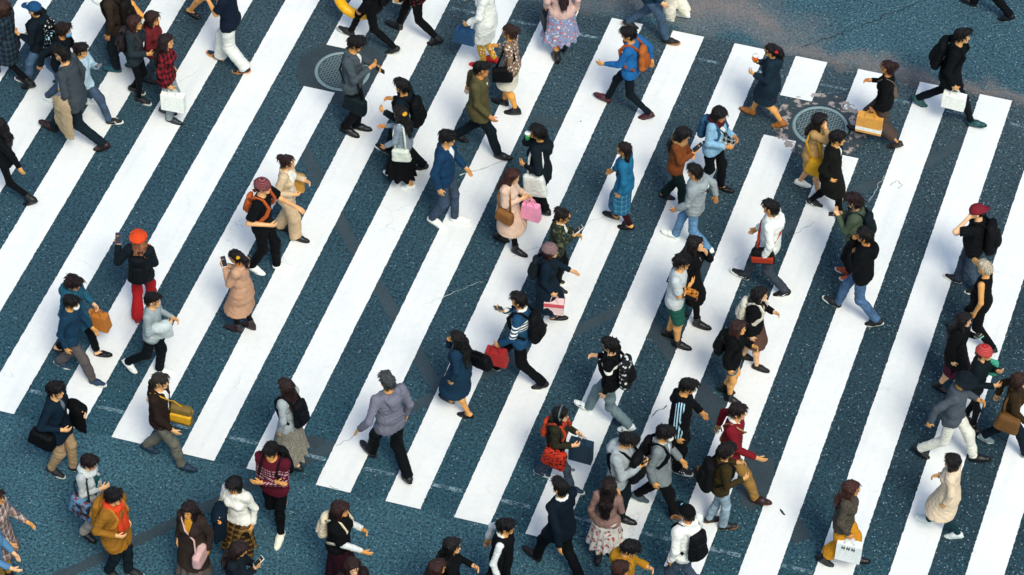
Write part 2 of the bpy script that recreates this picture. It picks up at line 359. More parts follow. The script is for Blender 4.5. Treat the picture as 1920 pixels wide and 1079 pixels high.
def asphalt():
    k = NT('asphalt'); p = k.obj(); sx = k.n('SeparateXYZ'); k.l(p, sx.inputs[0]); X, Y, Z = sx.outputs
    Y = k.math('MULTIPLY', k.math('SUBTRACT', Y, k.math('MULTIPLY', X, .0546)), 10.88/9.352)
    big = k.noise(p, .55, 5.0, .6); mid = k.noise(p, 5.0, 4.0, .6); g1 = k.noise(p, 27.0, 2.0, .6); g2 = k.noise(p, 46.0, 1.0, .6)
    # colour grade put into the tone: bluish left, blacker right, greyer towards the junction
    sx2 = k.math('ADD', X, k.math('MULTIPLY', k.math('SUBTRACT', k.noise(p, .35, 3.0), .5), 5.0)); sy2 = k.math('ADD', Y, k.math('MULTIPLY', k.math('SUBTRACT', k.noise(p, .4, 3.0), .5), 4.0))
    tone = k.mix(k.ramp(k.math('MULTIPLY', sx2, .06), .25, .78), (.020, .060, .083, 1), (.012, .036, .049, 1))
    tone = k.mix(k.ramp(k.math('MULTIPLY', sy2, .08), .45, .85), tone, (.031, .059, .073, 1))
    tone = k.mix(k.math('MULTIPLY', k.ramp(k.math('MULTIPLY', k.math('ADD', sy2, 2.0), .1), .28, .46, (1, 1, 1, 1), (0, 0, 0, 1)), .55), tone, (.016, .072, .100, 1))
    # older, paler surfacing outside the zebra on both sides
    wob = k.math('MULTIPLY', k.math('SUBTRACT', mid, .5), .35)
    out = k.math('ADD', k.ramp(k.math('ADD', Y, wob), -.10, .0, (1, 1, 1, 1), (0, 0, 0, 1)), k.ramp(k.math('SUBTRACT', k.math('ADD', Y, wob), 10.6), .25, .4), True)
    tone = k.mix(k.math('MULTIPLY', out, .75), tone, (.032, .094, .125, 1))
    gr_ = k.math('ADD', k.math('MULTIPLY', k.ramp(g1, .33, .67), .62), k.math('MULTIPLY', k.ramp(g2, .33, .67), .38))
    a = k.mix(1.0, tone, k.ramp(gr_, .16, .86, (.26, .29, .33, 1), (1.95, 1.9, 1.8, 1)), 'MULTIPLY')
    a = k.mix(k.ramp(big, .34, .66), k.mix(1.0, a, (.74, .78, .80, 1), 'MULTIPLY'), k.mix(1.0, a, (1.12, 1.1, 1.08, 1), 'MULTIPLY'))
    a = k.mix(k.math('MULTIPLY', k.ramp(k.noise(p, 1.7, 5.0, .65), .50, .66), .28), a, (.022, .058, .080, 1))
    # pale stones shining out of the binder, denser towards the worn side of the junction
    v = k.n('TexVoronoi', i_Scale=34.0); k.l(p, v.inputs['Vector'])
    cs = k.n('SeparateColor'); k.l(v.outputs['Color'], cs.inputs[0])
    thr = k.math('SUBTRACT', .97, k.math('MULTIPLY', k.ramp(k.math('ADD', k.math('MULTIPLY', X, .08), k.math('MULTIPLY', Y, -.02)), .30, 1.0), .13))
    st = k.math('MULTIPLY', k.math('GREATER_THAN', cs.outputs[0], thr), k.ramp(v.outputs['Distance'], .16, .36, (1, 1, 1, 1), (0, 0, 0, 1)))
    a = k.mix(k.math('MULTIPLY', st, .62), a, (.42, .56, .60, 1))
    # warm reflected sunlight painted as ragged brown bands beyond the far stripe ends
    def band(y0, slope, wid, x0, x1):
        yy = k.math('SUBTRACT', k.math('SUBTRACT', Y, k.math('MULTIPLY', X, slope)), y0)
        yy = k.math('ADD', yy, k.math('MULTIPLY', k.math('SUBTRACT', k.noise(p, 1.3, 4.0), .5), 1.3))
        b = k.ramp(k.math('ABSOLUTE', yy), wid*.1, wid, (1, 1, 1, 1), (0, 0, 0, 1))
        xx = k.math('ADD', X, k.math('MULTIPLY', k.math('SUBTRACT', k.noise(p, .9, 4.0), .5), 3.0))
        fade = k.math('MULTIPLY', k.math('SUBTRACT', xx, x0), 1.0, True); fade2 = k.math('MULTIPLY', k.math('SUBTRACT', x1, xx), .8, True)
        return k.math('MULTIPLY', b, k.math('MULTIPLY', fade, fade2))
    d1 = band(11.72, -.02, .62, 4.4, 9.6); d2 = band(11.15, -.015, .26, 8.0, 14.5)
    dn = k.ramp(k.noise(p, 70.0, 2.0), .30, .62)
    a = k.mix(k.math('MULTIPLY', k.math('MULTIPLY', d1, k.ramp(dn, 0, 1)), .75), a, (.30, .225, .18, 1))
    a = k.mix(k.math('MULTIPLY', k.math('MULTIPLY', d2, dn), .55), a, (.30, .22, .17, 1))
    k.l(a, k.b.inputs['Base Color']); k.b.inputs['Roughness'].default_value = .82; k.b.inputs['Specular IOR Level'].default_value = .3
    k.bump(k.math('ADD', g1, k.math('MULTIPLY', g2, .5)), .55, .012)
    return k.m
def sheet(name, pts, z, mt):
    o = mesh_obj(name, [(x, y, z) for x, y in pts], [tuple(range(len(pts)))], mt, None, False); tag(o, kind='structure'); return o

S_ = 400.0
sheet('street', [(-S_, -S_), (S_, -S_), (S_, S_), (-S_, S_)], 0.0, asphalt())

def paint_mat():
    k = NT('road_paint'); p = k.obj(); sx = k.n('SeparateXYZ'); k.l(p, sx.inputs[0])
    n1 = k.noise(p, 1.6, 5.0, .6); n2 = k.noise(p, 14.0, 4.0, .6); n3 = k.noise(p, 80.0, 2.0)
    a = k.mix(k.ramp(n1, .32, .7), (.72, .78, .75, 1), (.82, .86, .81, 1))
    a = k.mix(k.math('MULTIPLY', k.ramp(n2, .48, .75), .30), a, (.58, .66, .69, 1))
    a = k.mix(k.math('MULTIPLY', k.ramp(n3, .55, .75), .14), a, (.45, .52, .55, 1))
    a = k.mix(k.math('MULTIPLY', k.ramp(k.noise(p, .8, 3.0), .45, .7), .16), a, (.62, .72, .75, 1))
    ch = k.math('MULTIPLY', k.ramp(k.noise(p, 34.0, 5.0, .7), .66, .69), k.ramp(k.noise(p, 2.2, 3.0), .52, .66)); a = k.mix(k.math('MULTIPLY', ch, .6), a, (.12, .18, .2, 1))
    mp = k.n('Mapping'); mp.inputs['Scale'].default_value = (7, .5, 1); k.l(p, mp.inputs[0]); a = k.mix(k.math('MULTIPLY', k.ramp(k.noise(mp.outputs[0], 1.0, 4.0, .6), .50, .74), .24), a, (.50, .59, .62, 1))
    v = k.n('TexVoronoi', i_Scale=1.7); k.l(p, v.inputs['Vector']); cs = k.n('SeparateColor'); k.l(v.outputs['Color'], cs.inputs[0])
    gum = k.math('MULTIPLY', k.math('GREATER_THAN', cs.outputs[1], .62), k.math('LESS_THAN', v.outputs['Distance'], k.math('MULTIPLY', cs.outputs[2], .055)))
    a = k.mix(k.math('MULTIPLY', gum, .8), a, (.04, .055, .06, 1))
    # hairline scuffs and cracks
    wv = k.n('TexVoronoi', i_Scale=.9, feature='DISTANCE_TO_EDGE'); dv = k.n('VectorMath', operation='ADD'); k.l(p, dv.inputs[0])
    nv = k.n('TexNoise', i_Scale=3.0, i_Detail=4.0); k.l(p, nv.inputs['Vector']); sc = k.n('VectorMath', operation='SCALE', i_Scale=.5); k.l(nv.outputs['Color'], sc.inputs[0]); k.l(sc.outputs[0], dv.inputs[1]); k.l(dv.outputs[0], wv.inputs['Vector'])
    cr = k.math('MULTIPLY', k.math('LESS_THAN', wv.outputs['Distance'], .006), k.ramp(k.noise(p, 1.1, 2.0), .56, .62))
    a = k.mix(k.math('MULTIPLY', cr, .22), a, (.25, .32, .35, 1))
    k.l(a, k.b.inputs['Base Color']); k.b.inputs['Roughness'].default_value = .6; k.b.inputs['Specular IOR Level'].default_value = .3
    k.bump(k.math('ADD', n3, n2), .2, .004); return k.m
PAINTM = paint_mat()

def strip(name, x0, x1, y0, y1, z, mt, rag=.0022, step=.02, sh=0.0):
    """a painted bar: edges a little ragged, square ends"""
    n = max(2, int((y1-y0)/step)); v = []; wl = wr = 0.0
    for i in range(n+1):
        t = i/n; wl = wl*.25+rg.gauss(0, rag); wr = wr*.25+rg.gauss(0, rag); j = rg.gauss(0, rag) if 0 < i < n else 0
        y = y0+(y1-y0)*t+j; xs = sh*y/LEN; v += [(x0+wl+xs, y+SKEW*x0, z), ((x0+x1)/2+xs, y+SKEW*(x0+x1)/2, z), (x1+wr+xs, y+SKEW*x1, z)]
    f = []
    for i in range(n): f += [(3*i, 3*i+1, 3*i+4, 3*i+3), (3*i+1, 3*i+2, 3*i+5, 3*i+4)]
    return tag(mesh_obj(name, v, f, mt, None, False), kind='structure')
gaps = {}
for (pa, pb) in (((572, 163), (617, 86)), ((1435, 254), (1465, 180)), ((1585, 293), (1577, 205))):
    A, B = ground_at(*pa), ground_at(*pb); gaps[int(math.floor(A[0]/PITCH+.25))] = (A[1]-SKEW*A[0], B[1]-SKEW*B[0])
for k_ in range(-5, 20):
    o0, o1 = OFF.get(k_, (0.0, 0.0)); x0 = k_*PITCH+o0; y0 = .0; y1 = LEN+.01-.002*k_
    segs = [(y0, y1)] if k_ not in gaps else [(y0, gaps[k_][0]), (gaps[k_][1], y1)]
    for a, b in segs: strip('crosswalk_stripe', x0, x0+PAINT, a, b, .009, PAINTM, sh=o1-o0)

def worn(c, lo, hi, sc=30.0):
    """surface layer worn through: noise decides where it is left"""
    k = NT('worn_paint'); p = k.obj(); f = k.ramp(k.math('ADD', k.math('MULTIPLY', k.noise(p, sc, 4.0, .65), .6), k.math('MULTIPLY', k.noise(p, sc*.2, 3.0), .4)), lo, hi)
    k.b.inputs['Base Color'].default_value = c; k.b.inputs['Roughness'].default_value = .8
    tr = k.n('BsdfTransparent'); mx = k.n('MixShader'); k.l(f, mx.inputs[0]); k.l(tr.outputs[0], mx.inputs[1]); k.l(k.b.outputs[0], mx.inputs[2])
    k.l(mx.outputs[0], k.t.nodes['Material Output'].inputs[0]); return k.m
ghost = worn((.20, .33, .38, 1), .44, .62)
for k_ in range(-3, 17):   # remains of an older zebra
    for y, h in ((.40, .06), (8.86, .05)):
        strip('old_paint_line', k_*PITCH+PAINT+.03, (k_+1)*PITCH-.03, y, y+h, .005, ghost, .006)

def patch_mat(c):
    k = NT('asphalt_patch'); p = k.obj(); b = c
    a = k.mix(k.ramp(k.noise(p, 70.0, 2.0), .32, .70), tuple(x*.72 for x in b)+(1,), tuple(x*1.3 for x in b)+(1,))
    a = k.mix(k.ramp(k.noise(p, 2.5, 4.0), .4, .66), a, k.mix(1.0, a, (.78, .8, .82, 1), 'MULTIPLY'))
    k.l(a, k.b.inputs['Base Color']); k.b.inputs['Roughness'].default_value = .75; k.b.inputs['Specular IOR Level'].default_value = .3
    k.bump(k.noise(p, 80.0, 2.0), .3, .006); return k.m
SEAM = patch_mat((.036, .062, .074)); DARK = patch_mat((.031, .052, .062))
def seam(pts, wid, z=.0045, mt=SEAM):
    q = [ground_at(*p)[:2] for p in pts]; v = []
    fine = []
    for a, b in zip(q[:-1], q[1:]):
        n = max(2, int(np.linalg.norm(b-a)/.12)); fine += [a+(b-a)*i/n for i in range(n)]
    fine.append(q[-1])
    for i, p in enumerate(fine):
        t = unit(fine[min(i+1, len(fine)-1)]-fine[max(i-1, 0)]); n_ = np.array([-t[1], t[0]]); w_ = wid/2*(1+rg.gauss(0, .05))
        v += [tuple(p+n_*w_)+(z,), tuple(p-n_*w_)+(z,)]
    f = [(2*i+1, 2*i+3, 2*i+2, 2*i) for i in range(len(fine)-1)]
    return tag(mesh_obj('asphalt_seam', v, f, mt, None, False), kind='structure')
seam([(40, 1116), (317, 986), (627, 836), (807, 748), (1083, 621), (1177, 572), (1400, 466), (1620, 352), (1737, 305), (1830, 250)], .155, .0042)
seam([(560, 262), (652, 443), (726, 566), (797, 690), (850, 770)], .17, .0036)
seam([(1000, 222), (1070, 238)], .17, .0036)
seam([(1180, 575), (1245, 640), (1330, 752), (1420, 880), (1506, 1014)], .25, .0036, DARK)
for q, a_, b_ in (((1330, 765), .28, .2), ((1420, 905), .2, .45), ((590, 830), .2, .1)):
    c0 = ground_at(*q); n = 28
    sheet('asphalt_patch', [(c0[0]+a_*math.cos(6.283*i/n)*(1+.15*math.sin(i*1.7)), c0[1]+b_*math.sin(6.283*i/n)*(1+.12*math.cos(i*2.3))) for i in range(n)], .0030, DARK)

CRK = plain('#22333b', .9, .2, 'crack')
def crack(pts, wid=.012, z=.0125, amp=.012, name='pavement_crack', mt=None):
    q = [ground_at(*p)[:2] for p in pts]; fine = []
    for a, b in zip(q[:-1], q[1:]):
        n = max(3, int(np.linalg.norm(b-a)/.05)); fine += [a+(b-a)*i/n+np.array([rg.gauss(0, amp), rg.gauss(0, amp)]) for i in range(n)]
    fine.append(q[-1]); v = []
    for i, p in enumerate(fine):
        t = unit(fine[min(i+1, len(fine)-1)]-fine[max(i-1, 0)]); n_ = np.array([-t[1], t[0]]); w_ = wid/2*(.35+rg.random()*.9)
        v += [tuple(p+n_*w_)+(z,), tuple(p-n_*w_)+(z,)]
    tag(mesh_obj(name, v, [(2*i+1, 2*i+3, 2*i+2, 2*i) for i in range(len(fine)-1)], mt or CRK, None, False), kind='structure')
crack([(1500, 88), (1560, 68), (1610, 52), (1680, 22), (1745, -4)], .018, .0035, .02)
GRY = plain('#b2bfc4', .9, .2, 'scuff')
crack([(862, 330), (905, 318), (950, 300)], .022, .0125, .004, mt=GRY)
crack([(960, 482), (1010, 465)], .012, mt=GRY); crack([(1095, 424), (1140, 402)], .010, mt=GRY); crack([(800, 570), (860, 545), (905, 530)], .008, mt=GRY)
crack([(630, 836), (672, 816)], .012, mt=GRY); crack([(1220, 782), (1250, 762)], .016); crack([(1490, 440), (1510, 428), (1528, 418)], .014, mt=GRY)
crack([(335, 155), (372, 135)], .008, mt=GRY); crack([(148, 218), (163, 262)], .008, mt=GRY); crack([(1668, 348), (1682, 340), (1692, 348), (1684, 356)], .02, mt=GRY)
crack([(1463, 955), (1472, 967)], .03, .0125, .01); crack([(1630, 380), (1658, 330)], .008, mt=GRY); crack([(620, 912), (634, 919)], .02, .0125, .02, mt=GRY)

# ---- manholes
CREAM = worn((.34, .31, .28, 1), .50, .56, 7.0)
def manhole(px, py, r, rp, label, worn_ring):
    c = ground_at(px, py); n = 72
    sheet('manhole_patch', [(c[0]+rp*math.cos(6.2832*i/n)*(1+.015*math.sin(i*1.3)), c[1]+rp*math.sin(6.2832*i/n)*(1+.015*math.cos(i*1.9))) for i in range(n)], .0052, DARK)
    if worn_ring:
        v = []; 
        for i in range(n):
            a = 6.2832*i/n; v += [(c[0]+rr*math.cos(a), c[1]+rr*math.sin(a), .0105) for rr in (r+.06, rp*.99)]
        tag(mesh_obj('old_paint_remains', v, [(2*i, 2*i+1, (2*i+3) % (2*n), (2*i+2) % (2*n)) for i in range(n)], CREAM, None, False), kind='structure')
    iron = plain('#768891', .5, .5, 'cast_iron', .3); iron2 = plain('#3d4c55', .5, .5, 'cast_iron', .3)
    ms = MB(); v = [(0, 0, .012)]+[(r*.93*math.cos(6.2832*i/n), r*.93*math.sin(6.2832*i/n), .012) for i in range(n)]
    ms.add(v, [(0, 1+i, 1+(i+1) % n) for i in range(n)])
    o = ms.obj('manhole_cover', iron2); o.location = (c[0], c[1], 0); tag(o, label, 'manhole cover')
    st = r/9.5; q = MB()
    for i in range(-9, 10):
        for j in range(-9, 10):
            x, y = i*st, j*st
            if math.hypot(x, y) < r*.86 and math.hypot(x, y) > r*.12:
                q.box((x, y, .017), (st*.85, st*.34, .008), rz(.785 if (i+j) % 2 else -.785), .8, .1)
    q.box((r*.55, -r*.55, .014), (.06, .035, .004), rz(.6)); q.obj('tread_pattern', iron, o)
    m3 = MB(); prof = [(r*.93, .010), (r*.945, .022), (r*1.03, .022), (r*1.06, .008)]
    m3.add([(a*math.cos(6.2832*i/n), a*math.sin(6.2832*i/n), z) for i in range(n) for a, z in prof], [(4*i+j, 4*i+j+1, 4*((i+1) % n)+j+1, 4*((i+1) % n)+j) for i in range(n) for j in range(3)])
    m3.obj('rim', plain('#7d939d', .5, .5, 'cast_iron', .3), o, True)
manhole(642, 135, .37, .64, 'round cast iron manhole cover with studs in a plain dark patch', False)
manhole(1538, 238, .37, .66, 'round iron manhole cover ringed by scraps of cream paint', True)
# ------------------------------------------------------------------ people
SKIN = '#dd974a'
ARMS = {  # wrist relative to the shoulder: forward, outward, up; palm; elbow pole (forward, outward, up); finger curl
 'down': ((.03, .07, -.52), 'in', (-1, .5, 0), .3), 'f': ((.24, .02, -.46), 'in', (-1, .4, -.3), .35), 'ff': ((.36, .0, -.34), 'in', (-1, .3, -.6), .4),
 'b': ((-.22, .08, -.46), 'in', (-1, .5, 0), .35), 'bb': ((-.34, .10, -.38), 'in', (-1, .5, .2), .4),
 'hold': ((.27, -.02, -.26), 'in', (-.7, .4, -.7), 1.0), 'hold2': ((.22, -.12, -.22), 'in', (-.6, .6, -.7), 1.0),
 'phone': ((.26, -.12, -.12), 'up', (-.4, .6, -.9), .7), 'phonelow': ((.27, -.10, -.24), 'up', (-.5, .6, -.8), .7),
 'chin': ((.17, -.12, .06), 'in', (.1, .5, -1), .8), 'face': ((.14, -.08, .12), 'in', (.2, .8, -.7), .6), 'cross': ((.17, -.24, -.27), 'back', (-.2, .9, -.6), .4),
 'cross2': ((.13, -.26, -.22), 'back', (-.2, .9, -.6), .4), 'strap': ((.15, -.03, -.13), 'back', (-.2, .7, -.9), 1.1),
 'pocket': ((.06, .02, -.47), 'in', (-1, .6, 0), .5), 'show': ((.16, .20, -.10), 'up', (-.4, .6, -.9), .7), 'out': ((.08, .20, -.46), 'down', (-1, .2, .3), .3), 'reach': ((.42, -.02, -.20), 'down', (-.5, .6, -.8), .5),
 'back': ((-.16, -.12, -.42), 'back', (-.6, 1, 0), .6), 'read': ((.30, -.14, -.16), 'up', (-.4, .6, -.9), .8), 'carry': ((.12, .06, -.50), 'in', (-1, .5, 0), 1.2),
 'carryf': ((.22, .07, -.45), 'in', (-1, .5, 0), 1.2), 'carryb': ((-.14, .08, -.50), 'in', (-1, .5, 0), 1.2), 'bend': ((.16, .02, -.30), 'in', (-1, .6, -.4), .8),
}
_seed = [0]; HEADS = []
GROUP = 'pedestrians on the crossing'

def ik(a, b, l1, l2, pole):
    d = b-a; L = min(np.linalg.norm(d), (l1+l2)*.998); u = unit(d); b = a+u*L
    x = (l1*l1-l2*l2+L*L)/(2*L); y = math.sqrt(max(l1*l1-x*x, 0))
    p = np.asarray(pole, float); p = unit(p-u*(p@u)); return a+u*x+p*y, b

class Body: pass

def locks(v, f, crown, up, hs, rnd, wild, n, HF):
    """tapering locks that lie along the hair and lift off at their tips; joined to the hair's own mesh"""
    N = np.zeros_like(v); e1 = v[f[:, 1]]-v[f[:, 0]]; e2 = v[f[:, 2]]-v[f[:, 0]]; fn = np.cross(e1, e2)
    for i in range(4): np.add.at(N, f[:, i], fn)
    N /= np.linalg.norm(N, axis=1)[:, None]+1e-9
    M = MB(); q = HF(v)
    ok = [i for i in range(len(v)) if N[i] @ up > -.35 and not (q[i][0] > .045 and q[i][2] < .085) and not (q[i][2] < -.02 and q[i][0] > -.01)]
    for _ in range(n):
        i = ok[rnd.randrange(len(ok))]; p, nn = v[i], N[i]; t = p-crown; t = t-nn*(t @ nn)+V(rnd.gauss(0, .03), rnd.gauss(0, .03), rnd.gauss(0, .02)); t = unit(t-nn*(t @ nn))
        L = (.035+.04*rnd.random())*hs; lift = (.002+.009*rnd.random()**2)*wild; g = V(0, 0, -1)*L*.34
        pts = [p-nn*.006, p+t*L*.35+nn*lift*.5, p+t*L*.7+nn*lift*.55+g*.5, p+t*L+nn*lift*.4+g]
        M.tube(pts, [.0058*hs, .005*hs, .0034*hs, .0008], 4)
    k = len(v); v2 = np.concatenate([v, np.array(M.v)]); f2 = [tuple(a) for a in f.tolist()]+[tuple(j+k for j in a) for a in M.f]
    return v2, f2

def person(px, py, hd, who, rest, H=1.70, sex='m', fat=1.0, legs=('w', .6, 'n'), arms=('f', 'b'), look=(0, 0), lean=.05, twist=0.0,
           hair='short #15100f', top='jacket #222a33', inner=None, low='pants #14181d', feet='sneaker #1a1a1c #e8e8e8', tights=None,
           hat=None, mask=None, scarf=None, skin=SKIN, beard=False, items=(), glasses=False, collar=None, belt=None, clip=None, hem_at=None, sleeves=None, headphones=None):
    _seed[0] += 1; sd = _seed[0]; rnd = random.Random(sd)
    s = H/1.70; J = Body(); J.who = who; J.sd = sd; J.s = s
    W = ground_at(px, py); hr = R_(hd)
    near = 'L' if math.cos(hr) < 0 else 'R'; far = 'R' if near == 'L' else 'L'
    side = {'n': near, 'f': far, 'L': 'L', 'R': 'R'}
    sg = {'L': 1.0, 'R': -1.0}
    J.near, J.far, J.sg, J.side = near, far, sg, side
    fem = sex == 'f'
    sw = (.144 if fem else .167)*s*(.5+.5*fat); hw = .088*s*(.6+.4*fat)
    # --- legs
    mode = legs[0]; ft = {}
    fr = side[legs[2]] if len(legs) > 2 else near; bk = 'R' if fr == 'L' else 'L'
    HEADS.append(None)
    def planted(x, p, lat):
        c = -.06 if p >= 0 else .12
        return (x, lat, (.085*math.cos(p)-c*math.sin(p))*s, p)
    if mode == 'w':
        st = legs[1]*s
        ft[fr] = planted(st*.52, min(.38, st*.42), sg[fr]*.07*s); ft[bk] = planted(-st*.48, -min(.55, st*.75), sg[bk]*.07*s)
    elif mode == 'm':    # one foot flat, the other swinging through with a lifted heel
        ft[fr] = planted(.03, 0, sg[fr]*.06*s); q = legs[1]; ft[bk] = (-q*s, sg[bk]*.07*s, (.10+.28*q)*s, -1.9*q)
    else:
        ft[fr] = planted(.05, 0, sg[fr]*.09*s); ft[bk] = planted(-.04, 0, sg[bk]*.09*s)
    LT, LS = .425*s, .40*s; hz = 9
    for k_, (x, y, z, p) in ft.items():
        if mode == 'm' and k_ == bk: continue
        hz = min(hz, math.sqrt(((LT+LS)*.992)**2-x*x)+z)
    J.hz = hz; P0 = V(0, 0, hz)
    J.hip, J.knee, J.ank, J.ft = {}, {}, {}, {}
    for k_, (x, y, z, p) in ft.items():
        hp = P0+V(0, sg[k_]*hw, 0); kn, an = ik(hp, V(x, y, z), LT, LS, (1, sg[k_]*.06, .1))
        J.hip[k_], J.knee[k_], J.ank[k_] = hp, kn, an; J.ft[k_] = rz(sg[k_]*.12) @ ry(-p)
    # --- trunk, arms, head
    Rc = rz(twist) @ ry(lean); J.Rc = Rc
    T = lambda x, y, z: P0 + Rc @ V(x*s, y*s, z*s)
    J.T = T; J.sh, J.el, J.wr, J.hand = {}, {}, {}, {}
    for k_, nm in zip((near, far), arms):
        off, palm, pole, curl = ARMS[nm]; g = sg[k_]
        S = T(-.01, g*sw/s, .50); Wt = S + Rc @ V(off[0]*s, g*off[1]*s, off[2]*s)
        E, Wt = ik(S, Wt, .29*s, .255*s, Rc @ V(pole[0], g*pole[1], pole[2]))
        J.sh[k_], J.el[k_], J.wr[k_] = S, E, Wt
        d = unit(Wt-E); n = {'in': V(0, -g, 0), 'up': V(-.3, 0, 1), 'down': V(0, 0, -1), 'back': V(-1, 0, 0)}[palm]; n = Rc @ n
        n = unit(n-d*(n@d)); t = g*np.cross(n, d); J.hand[k_] = (d, t, n, curl)
    hy, hp_ = R_(look[0]), R_(look[1])
    Rh = Rc @ ry(-lean*.8) @ rz(hy) @ ry(hp_); J.Rh = Rh
    nb = T(-.015, 0, .535); hs = .35*s+.57
    hc = nb + Rc @ V(.012, 0, 0) + (Rc @ rz(hy) @ ry(hp_*.6)) @ V(.02, 0, .15*s); J.hc = hc
    HD = lambda x, y, z: hc + Rh @ V(x*hs, y*hs, z*hs)
    J.HD = HD; HEADS[-1] = (px, py, H, W, rz(hr), hc)
    hb = lambda F, c, r, **kw: F.ball(HD(*c), np.asarray(r, float)*hs, fr=Rh, **kw)
    hcn = lambda F, a, b, ra, rb, **kw: F.cone(HD(*a), HD(*b), ra*hs, rb*hs, **kw)
    ysc = (1.17 if fem else 1.28)*fat
    def trunk(F, d, hem, flare=0.0, bulk=1.0):
        sc = V(1*(.7+.3*fat), ysc, 1); cut = [(T(0, 0, hem), -(Rc @ V(0, 0, 1)))]
        F.cone(T(0, 0, .16), T(-.005, 0, .40), (.088 if fem else .100)*s+d, (.098 if fem else .108)*s+d, k=.04, sc=sc, fr=Rc)
        F.cone(T(0, 0, min(hem, -.02)), T(0, 0, .17), (.108 if fem else .104)*s+d+flare, (.088 if fem else .100)*s+d, k=.05, sc=V(1, ysc*1.0, 1), fr=Rc, cuts=cut)
        for g in (1, -1): F.cone(T(-.01, g*.05, .485), T(-.01, g*(sw/s-.02), .475), .056*s+d*.8, .050*s+d*.8, k=.06)
        if fem:
            for g in (1, -1): F.ball(T(.07, g*.065, .345), .055*s+d, k=.05)
        if fat > 1.1: F.ball(T(.06, 0, .12), V(.11, .14, .14)*s*fat*.9+d, k=.08, fr=Rc)
    # --- the body: one continuous skin
    F = Field(.0135*hs); lw = low.split(); ty0 = top.split()[0]
    bare = (lw[0] in ('shorts', 'skirt', 'none') and not tights); ls_ = 0 if bare else -.026*s; as_ = 0 if ty0 in ('tee', 'tank') else -.011*s
    trunk(F, -.016, -.06)
    F.cone(nb-Rc@V(0, 0, .05*s), HD(-.02, 0, -.05), .058*s if not fem else .05*s, .05*s if not fem else .043*s, k=.04)
    hb(F, (-.015, 0, .035), (.100, .078, .088), k=.03)
    hcn(F, (.022, 0, .035), (.034, 0, -.055), .066, .05, k=.03); hb(F, (.06, 0, -.09), (.026, .028, .022), k=.03)
    hcn(F, (.084, 0, .008), (.099, 0, -.022), .008, .013, k=.015)
    for g in (1, -1):
        hb(F, (-.012, g*.078, -.004), (.024, .012, .034), k=.01); hb(F, (.098, g*.032, .012), (.012, .016, .01), k=.02, sub=True)
        kk = 'L' if g > 0 else 'R'
        F.cone(J.sh[kk], J.el[kk], .047*s+as_, .038*s+as_, k=.04); F.cone(J.el[kk], J.wr[kk], .038*s+as_, .026*s, k=.015)
        d, t, n, curl = J.hand[kk]
        F.ball(J.wr[kk]+d*.045*s, V(.052, .038, .018)*s, k=.02, fr=np.stack([d, t, n], 1))
        F.cone(J.hip[kk], J.knee[kk], .077*s*(.5+.5*fat)+ls_, .053*s+ls_, k=.03)
        m = J.knee[kk]*.7+J.ank[kk]*.3-J.ft[kk]@V(.02 if bare else .0, 0, 0)
        F.cone(J.knee[kk], m, .051*s+ls_, .054*s+ls_, k=.03); F.cone(m, J.ank[kk], .053*s+ls_, .034*s+ls_*.6, k=.03)
        fo = J.ft[kk]
        F.cone(J.ank[kk]+fo@(V(-.035, 0, -.045)*s), J.ank[kk]+fo@(V(.13, 0, -.055)*s), .032*s, .022*s, k=.03, sc=V(1, 1.25, 1), fr=fo)
    bv, bf = F.build(); bv = list(bv); bf = [tuple(q) for q in bf.tolist()]
    M = MB()
    for kk in 'LR':
        d, t, n, curl = J.hand[kk]; o = J.wr[kk]
        for lat, ln, r in ((.028, .068, .0088), (.0095, .075, .0092), (-.0095, .070, .0088), (-.027, .055, .0080)):
            p = o+d*.075*s+t*lat*s; pts = [o+d*.05*s+t*lat*.9*s, p]; a = curl*(.5+.1*rnd.random())
            for seg in (.42, .32, .26):
                a += curl*.45; dd = d*math.cos(a*.75)+n*math.sin(a*.75); p = p+dd*ln*seg*s; pts.append(p)
            M.tube(pts, [r*s, r*s, r*.95*s, r*.85*s, r*.6*s], 6)
        q = o+d*.03*s+t*.028*s; dd = unit(d*.75+t*.65+n*(.2+.3*curl))
        M.tube([o+d*.02*s, q, q+dd*.035*s, q+dd*.035*s+unit(dd+d*.4+n*curl*.5)*.03*s], [.012*s, .0125*s, .0105*s, .007*s], 6)
    nb0 = len(bv); bv += [V(*q) for q in M.v]; bf += [tuple(i+nb0 for i in q) for q in M.f]
    hcol = hair.split()[1] if hair else '#15100f'
    if skin == SKIN: skin = rnd.choice(['#d79a5c', '#e0a878', '#ca8850', '#e3b088', '#d29a66', '#da9c5c'])
    ob = mesh_obj('person', bv, bf, skin_mat(skin, hcol, beard))
    hv = ((np.array(bv)-hc) @ Rh)/hs
    at = ob.data.attributes.new('headco', 'FLOAT_VECTOR', 'POINT'); at.data.foreach_set('vector', hv.astype(np.float32).ravel())
    ob.location = (W[0], W[1], 0.0); ob.rotation_euler = (0, 0, hr)
    tag(ob, (who+' '+rest).strip(), 'person', GROUP); J.ob = ob; J.W = W; J.hr = hr

    # --- lower clothing
    TOPH = {'sweater': -.05, 'cape': .0, 'shirt': -.10, 'tank': -.07}.get(ty0, -.07)+.05; TOPC = [(T(0, 0, TOPH), Rc@V(0, 0, 1))]
